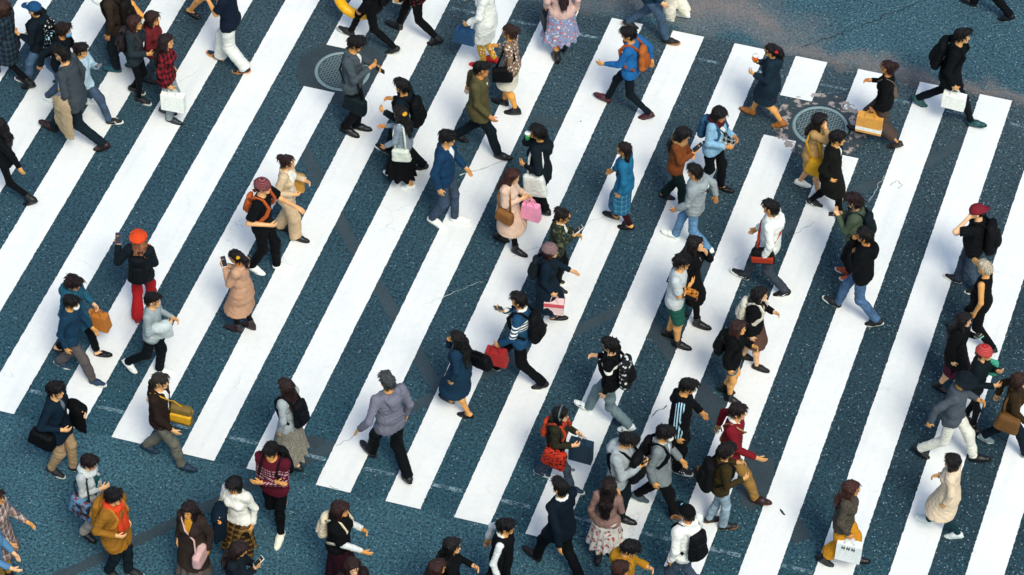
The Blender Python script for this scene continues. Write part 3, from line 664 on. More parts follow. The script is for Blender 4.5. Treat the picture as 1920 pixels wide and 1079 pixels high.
    def leg_cloth(F, dh, dk, da, upto=1.0, low_cut=.0):
        F.cone(T(0, hw/s*.6, -.0), T(0, -hw/s*.6, -.0), .093*s*(.6+.4*fat)+dh*.7, k=.05, cuts=TOPC)
        for kk in 'LR':
            a, b, c = J.hip[kk], J.knee[kk], J.ank[kk]
            if upto < 1.0:
                e = a+(b-a)*upto; F.cone(a, b, .085*s*(.5+.5*fat)+dh, .056*s+dk, k=.04, cuts=[(e, b-a)])
            else:
                F.cone(a, b, .077*s*(.5+.5*fat)+dh, .055*s+dk, k=.04, cuts=TOPC)
                e = c+unit(b-c)*low_cut; bk_ = J.ft[kk]@V(-.008, 0, 0)
                F.cone(b, c+bk_, .055*s+dk, .040*s+da, k=.03, cuts=[(e, c-b)])
    def skirt(F, hemz, flare, topz=.12, pleat=0, d=.02):
        """hemz: height of the hem below the pelvis; the skirt closes round both legs"""
        kx = [(J.hip[q]+(J.knee[q]-J.hip[q])*min(1, -hemz*s/LT)) if -hemz*s < LT else (J.knee[q]+(J.ank[q]-J.knee[q])*min(.95, (-hemz*s-LT)/LS)) for q in 'LR']
        mid = (kx[0]+kx[1])/2; spread = abs(kx[0][0]-kx[1][0])/2
        zc = hz+hemz*s; a = T(0, 0, topz-.03); b = V(mid[0], 0, zc)
        cut = [(b, V(0, 0, -1)), (T(0, 0, topz), Rc@V(0, 0, 1))]
        r0 = .088*s+d; r1 = .105*s+d+flare
        F.cone(T(0, 0, .08), b, r0, r1, k=.06, sc=V(1+min(.45, spread*.9), 1.25*fat, 1), fr=np.eye(3), cuts=cut)
        for q in 'LR':
            F.cone(J.hip[q], J.knee[q], .085*s+d*.8, .062*s+d*.8+flare*.3, k=.06, cuts=[(b, V(0, 0, -1))])
            if -hemz*s > LT: F.cone(J.knee[q], J.ank[q], .062*s+d+flare*.3, .07*s+flare*.45, k=.06, cuts=[(b, V(0, 0, -1))])
        if pleat:
            z1 = T(0, 0, topz)[2]
            F.post.append(lambda P: -.014*np.clip((z1-P[:, 2])/.5, 0, 1.2)*np.sin(pleat*np.arctan2(P[:, 1]-b[1], (P[:, 0]-b[0]*np.clip((z1-P[:, 2])/(z1-zc), 0, 1))/1.2)))
    lowd = (.0, .0)
    if lw[0] in ('pants', 'jeans', 'wide', 'slim', 'leggings', 'flare', 'shorts', 'culottes', 'crop'):
        F = Field(.0128)
        dh, dk, da = {'pants': (.004, .012, .015), 'jeans': (.003, .008, .012), 'wide': (.016, .034, .045), 'slim': (-.003, .002, .002), 'leggings': (-.010, -.004, -.002),
                      'flare': (.002, .014, .045), 'shorts': (.012, .028, 0), 'culottes': (.012, .036, .062), 'crop': (.012, .02, .018)}[lw[0]]
        lowd = (dh, dk)
        if lw[0] == 'shorts': leg_cloth(F, dh, dk, da, float(lw[2]) if len(lw) > 2 and lw[2][0] != '#' else .75)
        else: leg_cloth(F, dh, dk, da, 1.0, .13 if lw[0] in ('culottes', 'crop') else (.03 if lw[0] in ('slim', 'leggings') and feet.split()[0] == 'flat' else -.012))
        F.post.append(wrinkles(sd*7+1, .009 if lw[0] != 'leggings' else .003, 28, 1.5))
        v, f = F.build()
        mt = denim(lw[1]) if lw[0] == 'jeans' else cloth(lw[1], *(lw[2:] if len(lw) > 2 and lw[0] != 'shorts' else ()))
        mesh_obj({'shorts': 'shorts', 'leggings': 'leggings'}.get(lw[0], 'trousers'), v, f, mt, ob)
    elif lw[0] == 'skirt':    # skirt colour hem flare pleats [pattern c2 c3]
        lowd = (.015, .02); F = Field(.0128); skirt(F, -float(lw[2]), float(lw[3]), TOPH, int(lw[4])); F.post.append(wrinkles(sd*7+1, .005, 20, .5))
        v, f = F.build(); pt = lw[5:]
        mesh_obj('skirt', v, f, cloth(lw[1], pt[0] if pt else '', pt[1] if len(pt) > 1 else '#ffffff', pt[2] if len(pt) > 2 else '#000000'), ob)
    if tights:
        F = Field(.0128); leg_cloth(F, -.01, .004, .004, 1.0, .0); v, f = F.build(); mesh_obj('tights', v, f, cloth(tights, rough=.6), ob)
    # --- shoes
    fw = feet.split(); kind, c1 = fw[0], fw[1]; c2 = fw[2] if len(fw) > 2 else '#111111'
    for kk in 'LR':
        fo, an = J.ft[kk], J.ank[kk]; Q = lambda x, y, z: an+fo@(V(x*1.12, y*1.04, z)*s)
        F = Field(.0095); up = fo@V(0, 0, 1)
        cut = [(Q(0, 0, -.068), -up)]
        hi = {'sneaker': .0, 'shoe': -.006, 'boot': .10, 'flat': -.05, 'tall': .24, 'ankle': .05}[kind]
        cf = cut+([(Q(0, 0, -.034), up)] if kind == 'flat' else [])
        F.cone(Q(-.03, 0, -.045), Q(.055, 0, -.05), .040*s, .040*s, k=.03, sc=V(1, .98, 1), fr=fo, cuts=cf)
        F.cone(Q(.055, 0, -.05), Q(.150, 0, -.058), .040*s, .026*s, k=.03, sc=V(1, 1.25, 1), fr=fo, cuts=cf)
        if kind != 'flat':
            F.cone(Q(-.012, 0, -.03), Q(.07, 0, -.035), .047*s, .030*s, k=.03, cuts=cut+[(Q(0, 0, hi), up)] if hi < .04 else cut)
            if hi > .03:
                e = an+unit(J.knee[kk]-an)*hi*s; F.cone(an, e, .052*s, (.054 if hi < .2 else .062)*s, k=.03, cuts=[(e, J.knee[kk]-an)])
        v, f = F.build()
        so_ = mesh_obj('boot' if hi > .03 else 'shoe', v, f, plain(c1, .45 if kind != 'sneaker' else .65, .4, 'shoe_leather'), ob)
        N = 18; ring = []
        for i in range(N):
            th = 2*math.pi*i/N; cx = math.cos(th); x = .060+.128*math.copysign(abs(cx)**.7, cx); ring.append((x, math.sin(th)*(.043 if cx > 0 else .036)))
        th_ = .028 if kind == 'sneaker' else .02
        vv = [Q(x*1.0, y*q, z) for (z, q) in ((-.085, .96), (-.085+th_, 1.0)) for x, y in ring]
        ff = [(i, (i+1) % N, N+(i+1) % N, N+i) for i in range(N)]+[tuple(range(N))[::-1], tuple(range(N, 2*N))]
        mesh_obj('sole', vv, ff, plain(c2, .7, .3, 'rubber'), so_, False)
        if len(fw) > 4:
            for g in (1, -1):
                M = MB()
                if fw[3] == 'bars':
                    for q in range(3): M.tube([Q(.03+q*.025, g*.040, -.018), Q(.052+q*.025, g*.044, -.055)], .006*s, 6)
                else: M.tube([Q(.095, g*.041, -.045), Q(.06, g*.044, -.054), Q(.035, g*.044, -.048), Q(-.03, g*.043, -.022)], [.003, .009, .008, .003], 6)
                M.obj('side_mark', plain(fw[4], .6), so_)
    # --- upper clothing
    tw = top.split(); ty, tc = tw[0], tw[1]; pt = tw[2:]
    dd, hem, fl, amp = {'tee': (.009, -.07, .004, .006), 'tank': (.004, -.07, 0, .004), 'shirt': (.011, -.10, .008, .008), 'sweater': (.012, -.05, .0, .007), 'jacket': (.018, -.07, .004, .008),
                    'suit': (.017, -.135, .012, .006), 'hoodie': (.020, -.07, -.002, .009), 'puffer': (.030, -.07, .0, .006), 'parka': (.025, -.22, .012, .009),
                    'coat': (.020, -.34, .045, .007), 'longcoat': (.021, -.46, .075, .007), 'cape': (.03, .0, .03, .008), 'dress': (.014, -.34, .04, .006), 'vest': (.022, -.07, .004, .006)}[ty]
    hem = hem_at or hem
    F = Field(.0128); body_hem = max(hem, -.12)
    inn = None
    if inner: inn = Field(.0128); trunk(inn, .010, -.09)
    trunk(F, dd, body_hem, fl*.3)
    hcut = [(T(0, 0, body_hem), -(Rc @ V(0, 0, 1)))]; bf_ = (.5+.5*fat)
    F.cone(T(0, hw/s*.6, 0), T(0, -hw/s*.6, 0), .093*s*(.6+.4*fat)+lowd[0]*.7+.018, k=.04, cuts=hcut)
    for kk in 'LR': F.cone(J.hip[kk], J.knee[kk], .077*s*bf_+lowd[0]+.013, .055*s+lowd[1]+.013, k=.03, cuts=hcut)
    if hem < -.13: skirt(F, hem, fl, .16, 0, dd)
    for kk in 'LR':
        S, E, Wt = J.sh[kk], J.el[kk], J.wr[kk]
        if ty in ('tank', 'vest'): continue
        if ty == 'tee': F.cone(S, E, .060*s*(.6+.4*fat), .066*s*(.6+.4*fat), k=.03, cuts=[(S+(E-S)*.78, E-S)])
        elif ty == 'cape': F.cone(S, E, .065*s, .078*s, k=.06, cuts=[(S+(E-S)*.9, E-S)])
        else:
            w2 = .010 if ty in ('sweater', 'shirt', 'dress') else .016
            F.cone(S, E, .042*s+dd*.72, .037*s+dd*.6, k=.04); F.cone(E, Wt, .037*s+dd*.6, .028*s+w2*.75, k=.015, cuts=[(Wt-unit(Wt-E)*.015, Wt-E)])
    cz = .545
    if ty in ('suit', 'jacket', 'coat', 'longcoat', 'parka', 'puffer', 'shirt', 'dress', 'vest', 'cape'):
        r = .024 if ty != 'puffer' else .036; ring = [T(-.012+.078*math.cos(a), .082*math.sin(a), cz-.03+(-.055 if math.cos(a) > .3 else .012)) for a in np.linspace(.6, 2*math.pi-.6, 9)]
        for a, b in zip(ring[:-1], ring[1:]): F.cone(a, b, r*s, k=.012)
    if ty in ('hoodie', 'parka') or 'hood' in (collar or ''):
        for g in (1, -1):
            F.cone(T(.045, g*.075, .50), T(-.05, g*.095, .525), .022*s, .036*s, k=.03); F.cone(T(-.05, g*.095, .525), T(-.135, g*.03, .47), .036*s, .045*s, k=.03)
        F.cone(T(-.13, 0, .50), T(-.145, 0, .38), .05*s, .03*s, k=.04, sc=V(.8, 1.7, 1), fr=Rc)
    else: F.ball(nb+Rc@V(.03, 0, .02), V(.07, .066, .05)*s, k=.02, fr=Rc, sub=True)
    F.post.append(wrinkles(sd*5+3, amp*1.05, 34, 1.0))
    if ty == 'puffer': F.post.append(lambda P: -.007*np.abs(np.sin((P[:, 2])*58)))
    op = {'suit': (.30, .10), 'jacket': (.22, .08)}.get(ty, (.22, .08))
    if inner:
        iw = inner.split(); wdt = float(iw[1]) if len(iw) > 1 else op[1]; dep = float(iw[2]) if len(iw) > 2 else op[0]
        # an opening at the front: a wedge from the collar down to dep below it
        a, b = T(.15, 0, .56), T(.15, 0, .545-dep)
        F.cone(a, b, wdt*s, .012 if dep < .5 else wdt*.7*s, k=.01, sc=V(1.6, 1, 1), fr=Rc, sub=True)
        inn.ball(nb+Rc@V(.03, 0, .025), V(.066, .06, .05)*s, k=.02, fr=Rc, sub=True)
        v, f = inn.build(); mesh_obj('shirt', v, f, cloth(iw[0], rough=.8), ob)
    v, f = F.build()
    nm = {'tee': 'shirt', 'tank': 'top', 'puffer': 'jacket', 'longcoat': 'coat', 'parka': 'coat', 'suit': 'jacket'}.get(ty, ty)
    mesh_obj(nm, v, f, cloth(tc, pt[0] if pt else ('front' if ty in ('jacket', 'coat', 'longcoat', 'hoodie', 'parka', 'suit', 'puffer') and not inner else ''), pt[1] if len(pt) > 1 else '#ffffff', pt[2] if len(pt) > 2 else '#000000'), ob)
    if sleeves:
        for kk in 'LR':
            S, E, Wt = J.sh[kk], J.el[kk], J.wr[kk]; G = Field(.0128)
            G.cone(S, E, .046*s, .042*s, k=.04); G.cone(E, Wt, .042*s, .035*s, k=.015, cuts=[(Wt, Wt-E)]); G.post.append(wrinkles(sd*3+(kk == 'L'), .008, 34)); v, f = G.build()
            mesh_obj('sleeve', v, f, cloth(sleeves), ob)
    if collar and '#' in collar:
        F = Field(.011); cc = collar.split()[-1]
        ring = [T(-.012+.064*math.cos(a), .064*math.sin(a), .545+(-.045 if math.cos(a) > .5 else .012)) for a in np.linspace(.35, 2*math.pi-.35, 10)]
        for a, b in zip(ring[:-1], ring[1:]): F.cone(a, b, .02*s, k=.01)
        v, f = F.build(); mesh_obj('collar', v, f, cloth(cc), ob)
    if scarf:
        F = Field(.0125); sc_ = scarf.split()
        ring = [T(-.005+.085*math.cos(a), .09*math.sin(a), .53+(-.02 if math.cos(a) > .3 else .02)) for a in np.linspace(0, 2*math.pi, 11)]
        for a, b in zip(ring[:-1], ring[1:]): F.cone(a, b, .036*s, k=.03)
        if len(sc_) > 1 and sc_[1] == 'tail':
            for g in (1, -1): F.cone(T(.10, g*.05, .50), T(.15, g*.055, .10), .03*s, .04*s, k=.03, sc=V(.6, 1.2, 1), fr=Rc)
        F.post.append(wrinkles(sd, .008, 40)); v, f = F.build(); mesh_obj('scarf', v, f, cloth(sc_[0], *(sc_[2:])), ob)
    if belt:
        F = Field(.0135); F.cone(T(0, 0, .145), T(0, 0, .18), (.10)*s+dd, k=.01, sc=V(1, ysc, 1), fr=Rc, cuts=[(T(0, 0, .185), Rc@V(0, 0, 1)), (T(0, 0, .14), -Rc@V(0, 0, 1))])
        v, f = F.build(); mesh_obj('belt', v, f, cloth(belt), ob)
    # --- hair and hats
    if hair:
        hw_ = hair.split(); ht, hcx = hw_[0], hw_[1]; F = Field(.0125*hs)
        def faceout(x, z, ry_, rz_): hb(F, (x, 0, z), (.072, ry_, rz_), k=.02, sub=True)
        cap_r = {'short': (.106, .084, .090), 'messy': (.111, .090, .097), 'curly': (.116, .096, .104), 'buzz': (.103, .081, .090), 'bob': (.110, .090, .094), 'long': (.107, .087, .092),
                 'bun': (.105, .083, .091), 'pony': (.105, .083, .091), 'braid': (.105, .084, .091), 'bowl': (.111, .091, .097)}[ht]
        hb(F, (-.018, 0, .042), cap_r, k=.02)
        if ht in ('short', 'messy', 'curly', 'buzz', 'bowl'):
            hb(F, (-.05, 0, -.01), (.070, .074, .075), k=.03)
            if not hat: hb(F, (.052, 0, .10), (.05, .068, .035), k=.03)
            faceout(.112, -.038 if ht != 'bowl' else -.052, .10, .09)
            for g in (1, -1): hb(F, (.0, g*.095, -.03), (.036, .03, .05), k=.015, sub=True)
        elif ht in ('bob', 'long'):
            L = -.10 if ht == 'bob' else -.16
            for g in (1, -1): hcn(F, (-.015, g*.062, .03), (.0, g*.075, L), .045, .032, k=.04)
            hcn(F, (-.055, 0, .0), (-.058, 0, L), .072, .06, k=.04, sc=V(1, 1.2, 1), fr=Rh)
            faceout(.108, -.045, .062, .108)
            if not hat: hb(F, (.055, 0, .092), (.038, .062, .024), k=.02)
            if ht == 'long':
                ln = float(hw_[2]) if len(hw_) > 2 else .38
                tip = T(-.135, 0, .52-ln*.85)
                F.cone(HD(-.075, 0, -.06), T(-.125, 0, .42), .068*hs, .056*hs, k=.04, sc=V(.75, 1.5, 1), fr=Rc)
                F.cone(T(-.125, 0, .42), tip, .056*hs, .028*hs, k=.04, sc=V(.75, 1.7, 1), fr=Rc)
                for g in (1, -1): F.cone(HD(.0, g*.072, L), T(.055, g*.115, .36), .034*hs, .018*hs, k=.03)
        else:
            hb(F, (-.05, 0, -.01), (.064, .07, .07), k=.03); faceout(.112, -.05, .10, .095)
            for g in (1, -1): hb(F, (.0, g*.095, -.03), (.034, .03, .045), k=.015, sub=True)
            if ht == 'bun': hb(F, (-.115, 0, .075), (.046, .052, .046), k=.02); hb(F, (-.085, 0, -.055), (.03, .05, .03), k=.03)
            elif ht == 'pony':
                hb(F, (-.12, 0, .055), (.034, .034, .034), k=.02); F.cone(HD(-.13, 0, .06), HD(-.165, 0, -.03), .034*hs, .042*hs, k=.03); F.cone(HD(-.165, 0, -.03), HD(-.15, 0, -.17), .042*hs, .014*hs, k=.03)
            else:
                q = [HD(-.09, .03, -.02), HD(-.09, .07, -.09), T(-.03, .13, .46), T(.05, .14, .38), T(.09, .14, .27)]
                for i, (a, b) in enumerate(zip(q[:-1], q[1:])): F.cone(a, b, (.036-.004*i)*hs, (.032-.005*i)*hs, k=.02)
        rr = np.random.RandomState(sd*3); nf = {'messy': (.009, 45), 'curly': (.013, 55), 'short': (.006, 45), 'bowl': (.004, 40)}.get(ht, (.004, 40))
        wv = wrinkles(sd*11, nf[0], nf[1], .4)
        def strand(P):
            q = (P-hc) @ Rh; th = np.arctan2(q[:, 1], q[:, 0]+.03)
            return wv(P)+.0022*np.sin(th*34+6*np.sin(q[:, 2]*14+sd))
        F.post.append(strand)
        v, f = F.build()
        if ht != 'buzz': v, f = locks(v, f, HD(-.045, 0, .14), Rh @ V(0, 0, 1), hs, rnd, {'messy': .75, 'curly': 1.2, 'long': .2, 'bob': .2, 'bun': .25, 'pony': .25, 'bowl': .25}.get(ht, .35), 260 if not hat else 90, lambda q: ((q-hc) @ Rh)/hs)
        hair_o = mesh_obj('hair', v, f, hair_mat(hcx), ob)
        if clip:
            F = Field(.01); hb(F, (-.10, .05, .05), (.035, .04, .03), k=.01); F.post.append(wrinkles(sd, .008, 60)); v, f = F.build(); mesh_obj('hair_clip', v, f, cloth(clip), ob)
    if hat:
        hh = hat.split(); F = Field(.012); Up = Rh@V(0, 0, 1)
        if hh[0] == 'beanie':
            n_ = Rh@unit(V(-.25, 0, -1)); hb(F, (-.02, 0, .045), (.121, .101, .108), k=.01, cuts=[(HD(0, 0, .02), n_)])
            hb(F, (-.02, 0, .035), (.130, .110, .09), k=.01, cuts=[(HD(0, 0, .012), n_), (HD(0, 0, .062), -n_)])
            if len(hh) > 2: hb(F, (-.10, 0, .09), (.07, .08, .07), k=.05)
            v, f = F.build(); mesh_obj('beanie', v, f, cloth(hh[1], 'knit', '#9a9090'), ob)
        elif hh[0] == 'beret':
            n_ = Rh@unit(V(-.2, 0, -1)); hb(F, (-.035, 0, .095), (.142, .132, .066), k=.03, cuts=[(HD(0, 0, .03), n_)]); hb(F, (-.02, 0, .05), (.118, .1, .09), k=.03, cuts=[(HD(0, 0, .025), n_)])
            F.post.append(wrinkles(sd, .006, 25)); v, f = F.build(); mesh_obj('beret', v, f, cloth(hh[1]), ob)
        elif hh[0] == 'bucket':
            n_ = Rh@unit(V(-.1, 0, -1)); hb(F, (-.015, 0, .06), (.118, .102, .095), k=.01, cuts=[(HD(0, 0, .03), n_)])
            F.cone(HD(-.01, 0, .022), HD(-.012, 0, .07), .178*hs, .108*hs, k=.01, cuts=[(HD(0, 0, .024), n_), (HD(0, 0, .075), -n_)])
            v, f = F.build(); mesh_obj('bucket_hat', v, f, cloth(hh[1]), ob)
        else:
            bk2 = -1 if len(hh) > 2 and hh[2] == 'back' else 1; n_ = Rh@unit(V(-.12, 0, -1))
            hb(F, (-.018, 0, .045), (.120, .100, .104), k=.01, cuts=[(HD(0, 0, .028), n_)])
            hb(F, (.125*bk2, 0, .040), (.085, .078, .009), k=.015); hb(F, (-.018, 0, .148), (.012, .012, .006), k=.005)
            v, f = F.build(); cp = mesh_obj('cap', v, f, cloth(hh[1]), ob)
            if len(hh) > 3:
                F = Field(.008); hb(F, (.095, 0, .085), (.014, .026, .022), k=.004); v, f = F.build(); mesh_obj('emblem', v, f, cloth(hh[3]), cp)
    if mask:
        F = Field(.010); hb(F, (.064, 0, -.05), (.054, .06, .052), k=.01, cuts=[(HD(.045, 0, 0), Rh@V(-1, 0, .2))]); v, f = F.build(); mesh_obj('face_mask', v, f, cloth(mask, rough=.8), ob)
    if headphones:
        M = MB().tube([HD(-.01, .108*math.cos(a), .02+.125*math.sin(a)) for a in np.linspace(0, math.pi, 15)], .009, 6)
        ph = M.obj('headphones', plain(headphones, .4), ob, True)
        for g in (1, -1):
            M = MB().tube([HD(-.01, g*.088, .0), HD(-.01, g*.112, .0)], [.036, .030], 12); M.obj('ear_cup', plain(headphones, .4), ph, True)
    if glasses:
        M = MB()
        for g in (1, -1):
            M.tube([HD(.104, g*.032+.022*math.cos(a), .012+.017*math.sin(a)) for a in np.linspace(0, 2*math.pi, 13)], .003, 5); M.tube([HD(.102, g*.052, .016), HD(.0, g*.084, .012)], .003, 5)
        M.obj('glasses', plain('#141414', .3), ob, True)
    for it in items: ITEM[it[0]](J, *it[1:])
    return J

# ------------------------------------------------------------------ things people carry: every one a top-level thing of its own
def put(J, name, v, f, mt, label, cat, group=None, smooth=True):
    """root mesh of a carried thing: its origin is its own lowest middle point, placed where the carrier holds it"""
    v = np.asarray(v, float); base = V((v[:, 0].min()+v[:, 0].max())/2, (v[:, 1].min()+v[:, 1].max())/2, v[:, 2].min())
    o = mesh_obj(name, v-base, f, mt, None, smooth); wb = rz(J.hr) @ base
    o.location = (J.W[0]+wb[0], J.W[1]+wb[1], wb[2]); o.rotation_euler = (0, 0, J.hr)
    tag(o, label, cat, group); o_base = base
    return o, o_base
def kid(o, base, name, v, f, mt, smooth=True): return mesh_obj(name, np.asarray(v, float)-base, f, mt, o, smooth)

def backpack(J, c, desc, c2=None, size=1.0, front=False, pat='', pc='#ffffff', z=0.0):
    s, T, Rc = J.s*1.0, J.T, J.Rc; g = 1 if front else -1; q = size
    F = Field(.0128); off = .135
    F.cone(T(g*(off+.075*q), 0, .40-.30*q+z), T(g*(off+.055*q), 0, .44+z), .085*q*s, .070*q*s, k=.03, sc=V(1, 1.75, 1), fr=Rc, cuts=[(T(g*off, 0, .3), V(-g, 0, 0)@Rc.T if False else Rc@V(-g, 0, 0)), (T(0, 0, .40-.36*q+z), Rc@V(0, 0, -1))])
    F.post.append(wrinkles(J.sd*13, .008, 20)); v, f = F.build()
    o, b = put(J, 'backpack', v, f, cloth(c, pat, pc, rough=.7), f'{desc} worn by {J.who}', 'backpack', 'backpacks worn by pedestrians')
    F = Field(.0135); F.cone(T(g*(off+.15*q), 0, .18+.08*(1-q)+z), T(g*(off+.125*q), 0, .33+z), .05*q*s, .04*q*s, k=.03, sc=V(1, 2.1, 1), fr=Rc); v, f = F.build()
    kid(o, b, 'pocket', v, f, cloth(c2 or c, rough=.7))
    for sd in (1, -1):
        h = -g
        M = MB().tube([T(g*.15, sd*.08, .46), T(g*.05, sd*.10, .548), T(h*.05, sd*.105, .535), T(h*.128, sd*.105, .42), T(h*.105, sd*.130, .30), T(h*.03, sd*.165, .18), T(g*.10, sd*.14, .12)], .011, 8, 2.6, up=(0, 1, 0))
        kid(o, b, 'strap', M.v, M.f, cloth(c2 or c, rough=.7))

def _hung(J, W, w, d, h, drop, c, desc, name, cat, rel, handle='rope', hc=None, taper=1.0, mat=None, band=None, yaw=0.0):
    M = MB(); R = rz(yaw); ctr = W+V(0, 0, -drop-h/2); M.box(ctr, (w, d, h), R, taper, .10 if handle != 'rope' else .02)
    o, b = put(J, name, M.v, M.f, mat or plain(c, .55), f'{desc} {rel} {J.who}', cat, cat+'s carried by pedestrians', False)
    for g in (1, -1):
        p = [ctr+R@V(-w*.22, g*d*.42*taper, h/2-.01), W+R@V(-w*.13, g*.012, -.02), W+R@V(0, g*.008, -.004), W+R@V(w*.13, g*.012, -.02), ctr+R@V(w*.22, g*d*.42*taper, h/2-.01)]
        m2 = MB().tube(p, (.0045 if handle == 'rope' else .007), 6); kid(o, b, 'handle', m2.v, m2.f, plain(hc or c, .6))
    if band:
        m2 = MB().box(ctr+V(0, 0, band[1]*h), (w*1.012, d*1.02, h*band[2]), R, 1.0, .02); kid(o, b, 'printed_band', m2.v, m2.f, plain(band[0], .6), False)
    return o, b

def letters(J, o, b, W, w, d, h, drop, c):
    """rows of brush-like signs printed high on both broad faces of a bag"""
    M = MB(); ctr = W+V(0, 0, -drop-h/2)
    for g in (1, -1):
        for q in range(3):
            x = (-.22+.2*q)*w
            for dx, dz, sx, sz in ((0, .33, .09, .012), (-.022, .33, .012, .07), (.022, .32, .012, .08), (.0, .28, .08, .010)):
                M.box(ctr+V(x+dx*.6, g*(d/2+.0015), h*dz), (sx*.55, .002, sz), ry(.15*(q % 2)), 1, .01)
    kid(o, b, 'lettering', M.v, M.f, plain(c, .7), False)

def grip(J, k): d, t, n, c = J.hand[J.side[k]]; return J.wr[J.side[k]]+d*.085*J.s+n*.015
def paperbag(J, k, c, desc, w=.30, d=.11, h=.34, band=None, yaw=0.0, cat='shopping bag', hc=None, mark=None):
    o, b = _hung(J, grip(J, k), w, d, h, .10, c, desc, 'shopping_bag', cat, 'held by', 'rope', hc or c, 1.0, None, band, yaw)
    if mark: letters(J, o, b, grip(J, k), w, d, h, .10, mark)
def handbag(J, k, c, desc, w=.30, d=.13, h=.22, yaw=0.0, band=None): _hung(J, grip(J, k), w, d, h, .10, c, desc, 'handbag', 'handbag', 'held by', 'leather', c, .82, None, band, yaw)

def pouch(J, k, c, desc, w=.30, d=.12, h=.24, z=.0, x=.0, cross=True, out=.02, c2=None, pat='', pc='#ffffff', pc3='#000000', cat='shoulder bag', soft=True):
    """bag at the hip on a strap over the far shoulder (cross) or over the same shoulder"""
    s, T, Rc = J.s, J.T, J.Rc; g = J.sg[J.side[k]]
    y = g*(.205+out); F = Field(.0125); tl = Rc @ rz(g*.12) @ ry(.10)
    F.box(T(x, y, z), V(w/2, d/2, h/2)*1.03, min(d*.36, .045), tl, .16); F.post.append(wrinkles(J.sd*17, .006, 26)); v, f = F.build()
    o, b = put(J, 'shoulder_bag', v, f, cloth(c, pat, pc, pc3, .6), f'{desc} carried by {J.who}', cat, 'shoulder bags carried by pedestrians')
    if cross: pts = [T(x+.08, y, z+h*.42), T(.135, g*.10, .24), T(.13, -g*.02, .38), T(.06, -g*.10, .51), T(-.02, -g*.105, .545), T(-.10, -g*.06, .47), T(-.14, g*.04, .30), T(x-.08, y, z+h*.42)]
    else: pts = [T(x+.09, y, z+h*.42), T(.085, g*.16, .35), T(.05, g*.13, .50), T(-.01, g*.125, .55), T(-.075, g*.13, .50), T(-.11, g*.17, .33), T(x-.09, y, z+h*.42)]
    M = MB().tube(pts, .008, 8, 2.0, up=(0, 1, 0)); kid(o, b, 'strap', M.v, M.f, cloth(c2 or c, rough=.6))
    if c2 and cross:
        F = Field(.0115); F.box(T(x, y, z-.02), V(w*.46, d/2+.016, h*.24), .02, tl, .0); v, f = F.build(); kid(o, b, 'flap', v, f, cloth(c2, rough=.6))

def phone(J, k, desc='black phone', c='#101216'):
    d, t, n, cu = J.hand[J.side[k]]; p = J.wr[J.side[k]]+d*.095*J.s+n*.028
    R = np.stack([d, t, n], 1); M = MB().box(p, (.15, .074, .011), R, 1.0, .15)
    o, b = put(J, 'phone', M.v, M.f, plain(c, .3), f'{desc} held by {J.who}', 'phone', 'phones in hands', False)
    m2 = MB().box(p+n*.0066, (.138, .066, .002), R, 1.0, .1); kid(o, b, 'screen', m2.v, m2.f, plain('#2a3138', .15, .5), False)

def cup(J, k, c, desc, lid='#f0f0f0'):
    d, t, n, cu = J.hand[J.side[k]]; p = J.wr[J.side[k]]+d*.07*J.s+n*.04
    M = MB().tube([p+V(0, 0, -.05), p+V(0, 0, .06)], [.03, .04], 14); o, b = put(J, 'drink_cup', M.v, M.f, plain(c, .5), f'{desc} held by {J.who}', 'cup')
    m2 = MB().tube([p+V(0, 0, .058), p+V(0, 0, .072)], [.043, .038], 14); kid(o, b, 'lid', m2.v, m2.f, plain(lid, .5))

def drape(J, k, c, desc, ln=.5, name='folded_coat', cat='folded coat', fat=1.0):
    kk = J.side[k]; E, Wt = J.el[kk], J.wr[kk]; m = E*.35+Wt*.65; F = Field(.0128); ax = unit(V(Wt[0]-E[0], Wt[1]-E[1], 0)+V(.001, 0, 0))
    fr = np.stack([ax, np.cross(V(0, 0, 1), ax), V(0, 0, 1)], 1)
    F.cone(E*.5+Wt*.5+V(0, 0, .02), Wt+V(0, 0, .01), .062*fat, .066*fat, k=.04)
    for sx, l_, o_ in ((-.05, 1.0, .035), (.06, .8, -.03), (.01, .9, .0)):
        p = m+ax*sx+fr[:, 1]*o_; F.cone(p, p+V(0, 0, -ln*l_)+ax*sx*.6, .055*fat, .045*fat, k=.04, sc=V(1.55, .62, 1), fr=fr, cuts=[(p+V(0, 0, -ln*l_), V(0, 0, -1))])
    F.post.append(wrinkles(J.sd*19, .011, 22, .4)); v, f = F.build()
    put(J, name, v, f, cloth(c), f'{desc} carried on the arm of {J.who}', cat)

def ringbag(J, k, c, desc, x=.30, z=-.10):
    g = J.sg[J.side[k]]; ctr = J.T(x, g*.16, z); M = MB(); pts = [ctr+V(.29*math.cos(a), g*.05*math.sin(a), .29*math.sin(a)) for a in np.linspace(0, 2*math.pi, 25)]
    M.tube(pts, .075, 10, up=(0, 1, 0)); put(J, 'float_ring', M.v, M.f, plain(c, .35), f'{desc} carried by {J.who}', 'ring')

def paper(J, k, desc):
    d, t, n, cu = J.hand[J.side[k]]; p = J.wr[J.side[k]]+d*.16*J.s; M = MB().box(p, (.26, .19, .006), np.stack([d, t, n], 1), 1, .02)
    put(J, 'paper_sheet', M.v, M.f, plain('#f2f4f5', .7), f'{desc} held by {J.who}', 'paper', None, False)

ITEM = dict(backpack=backpack, paperbag=paperbag, handbag=handbag, pouch=pouch, phone=phone, cup=cup, drape=drape, ringbag=ringbag, paper=paper)
# ------------------------------------------------------------------ the crowd (x, y = where the feet stand in the photograph; heading 0 = along the zebra to the right, 180 = to the left)
P_ = person
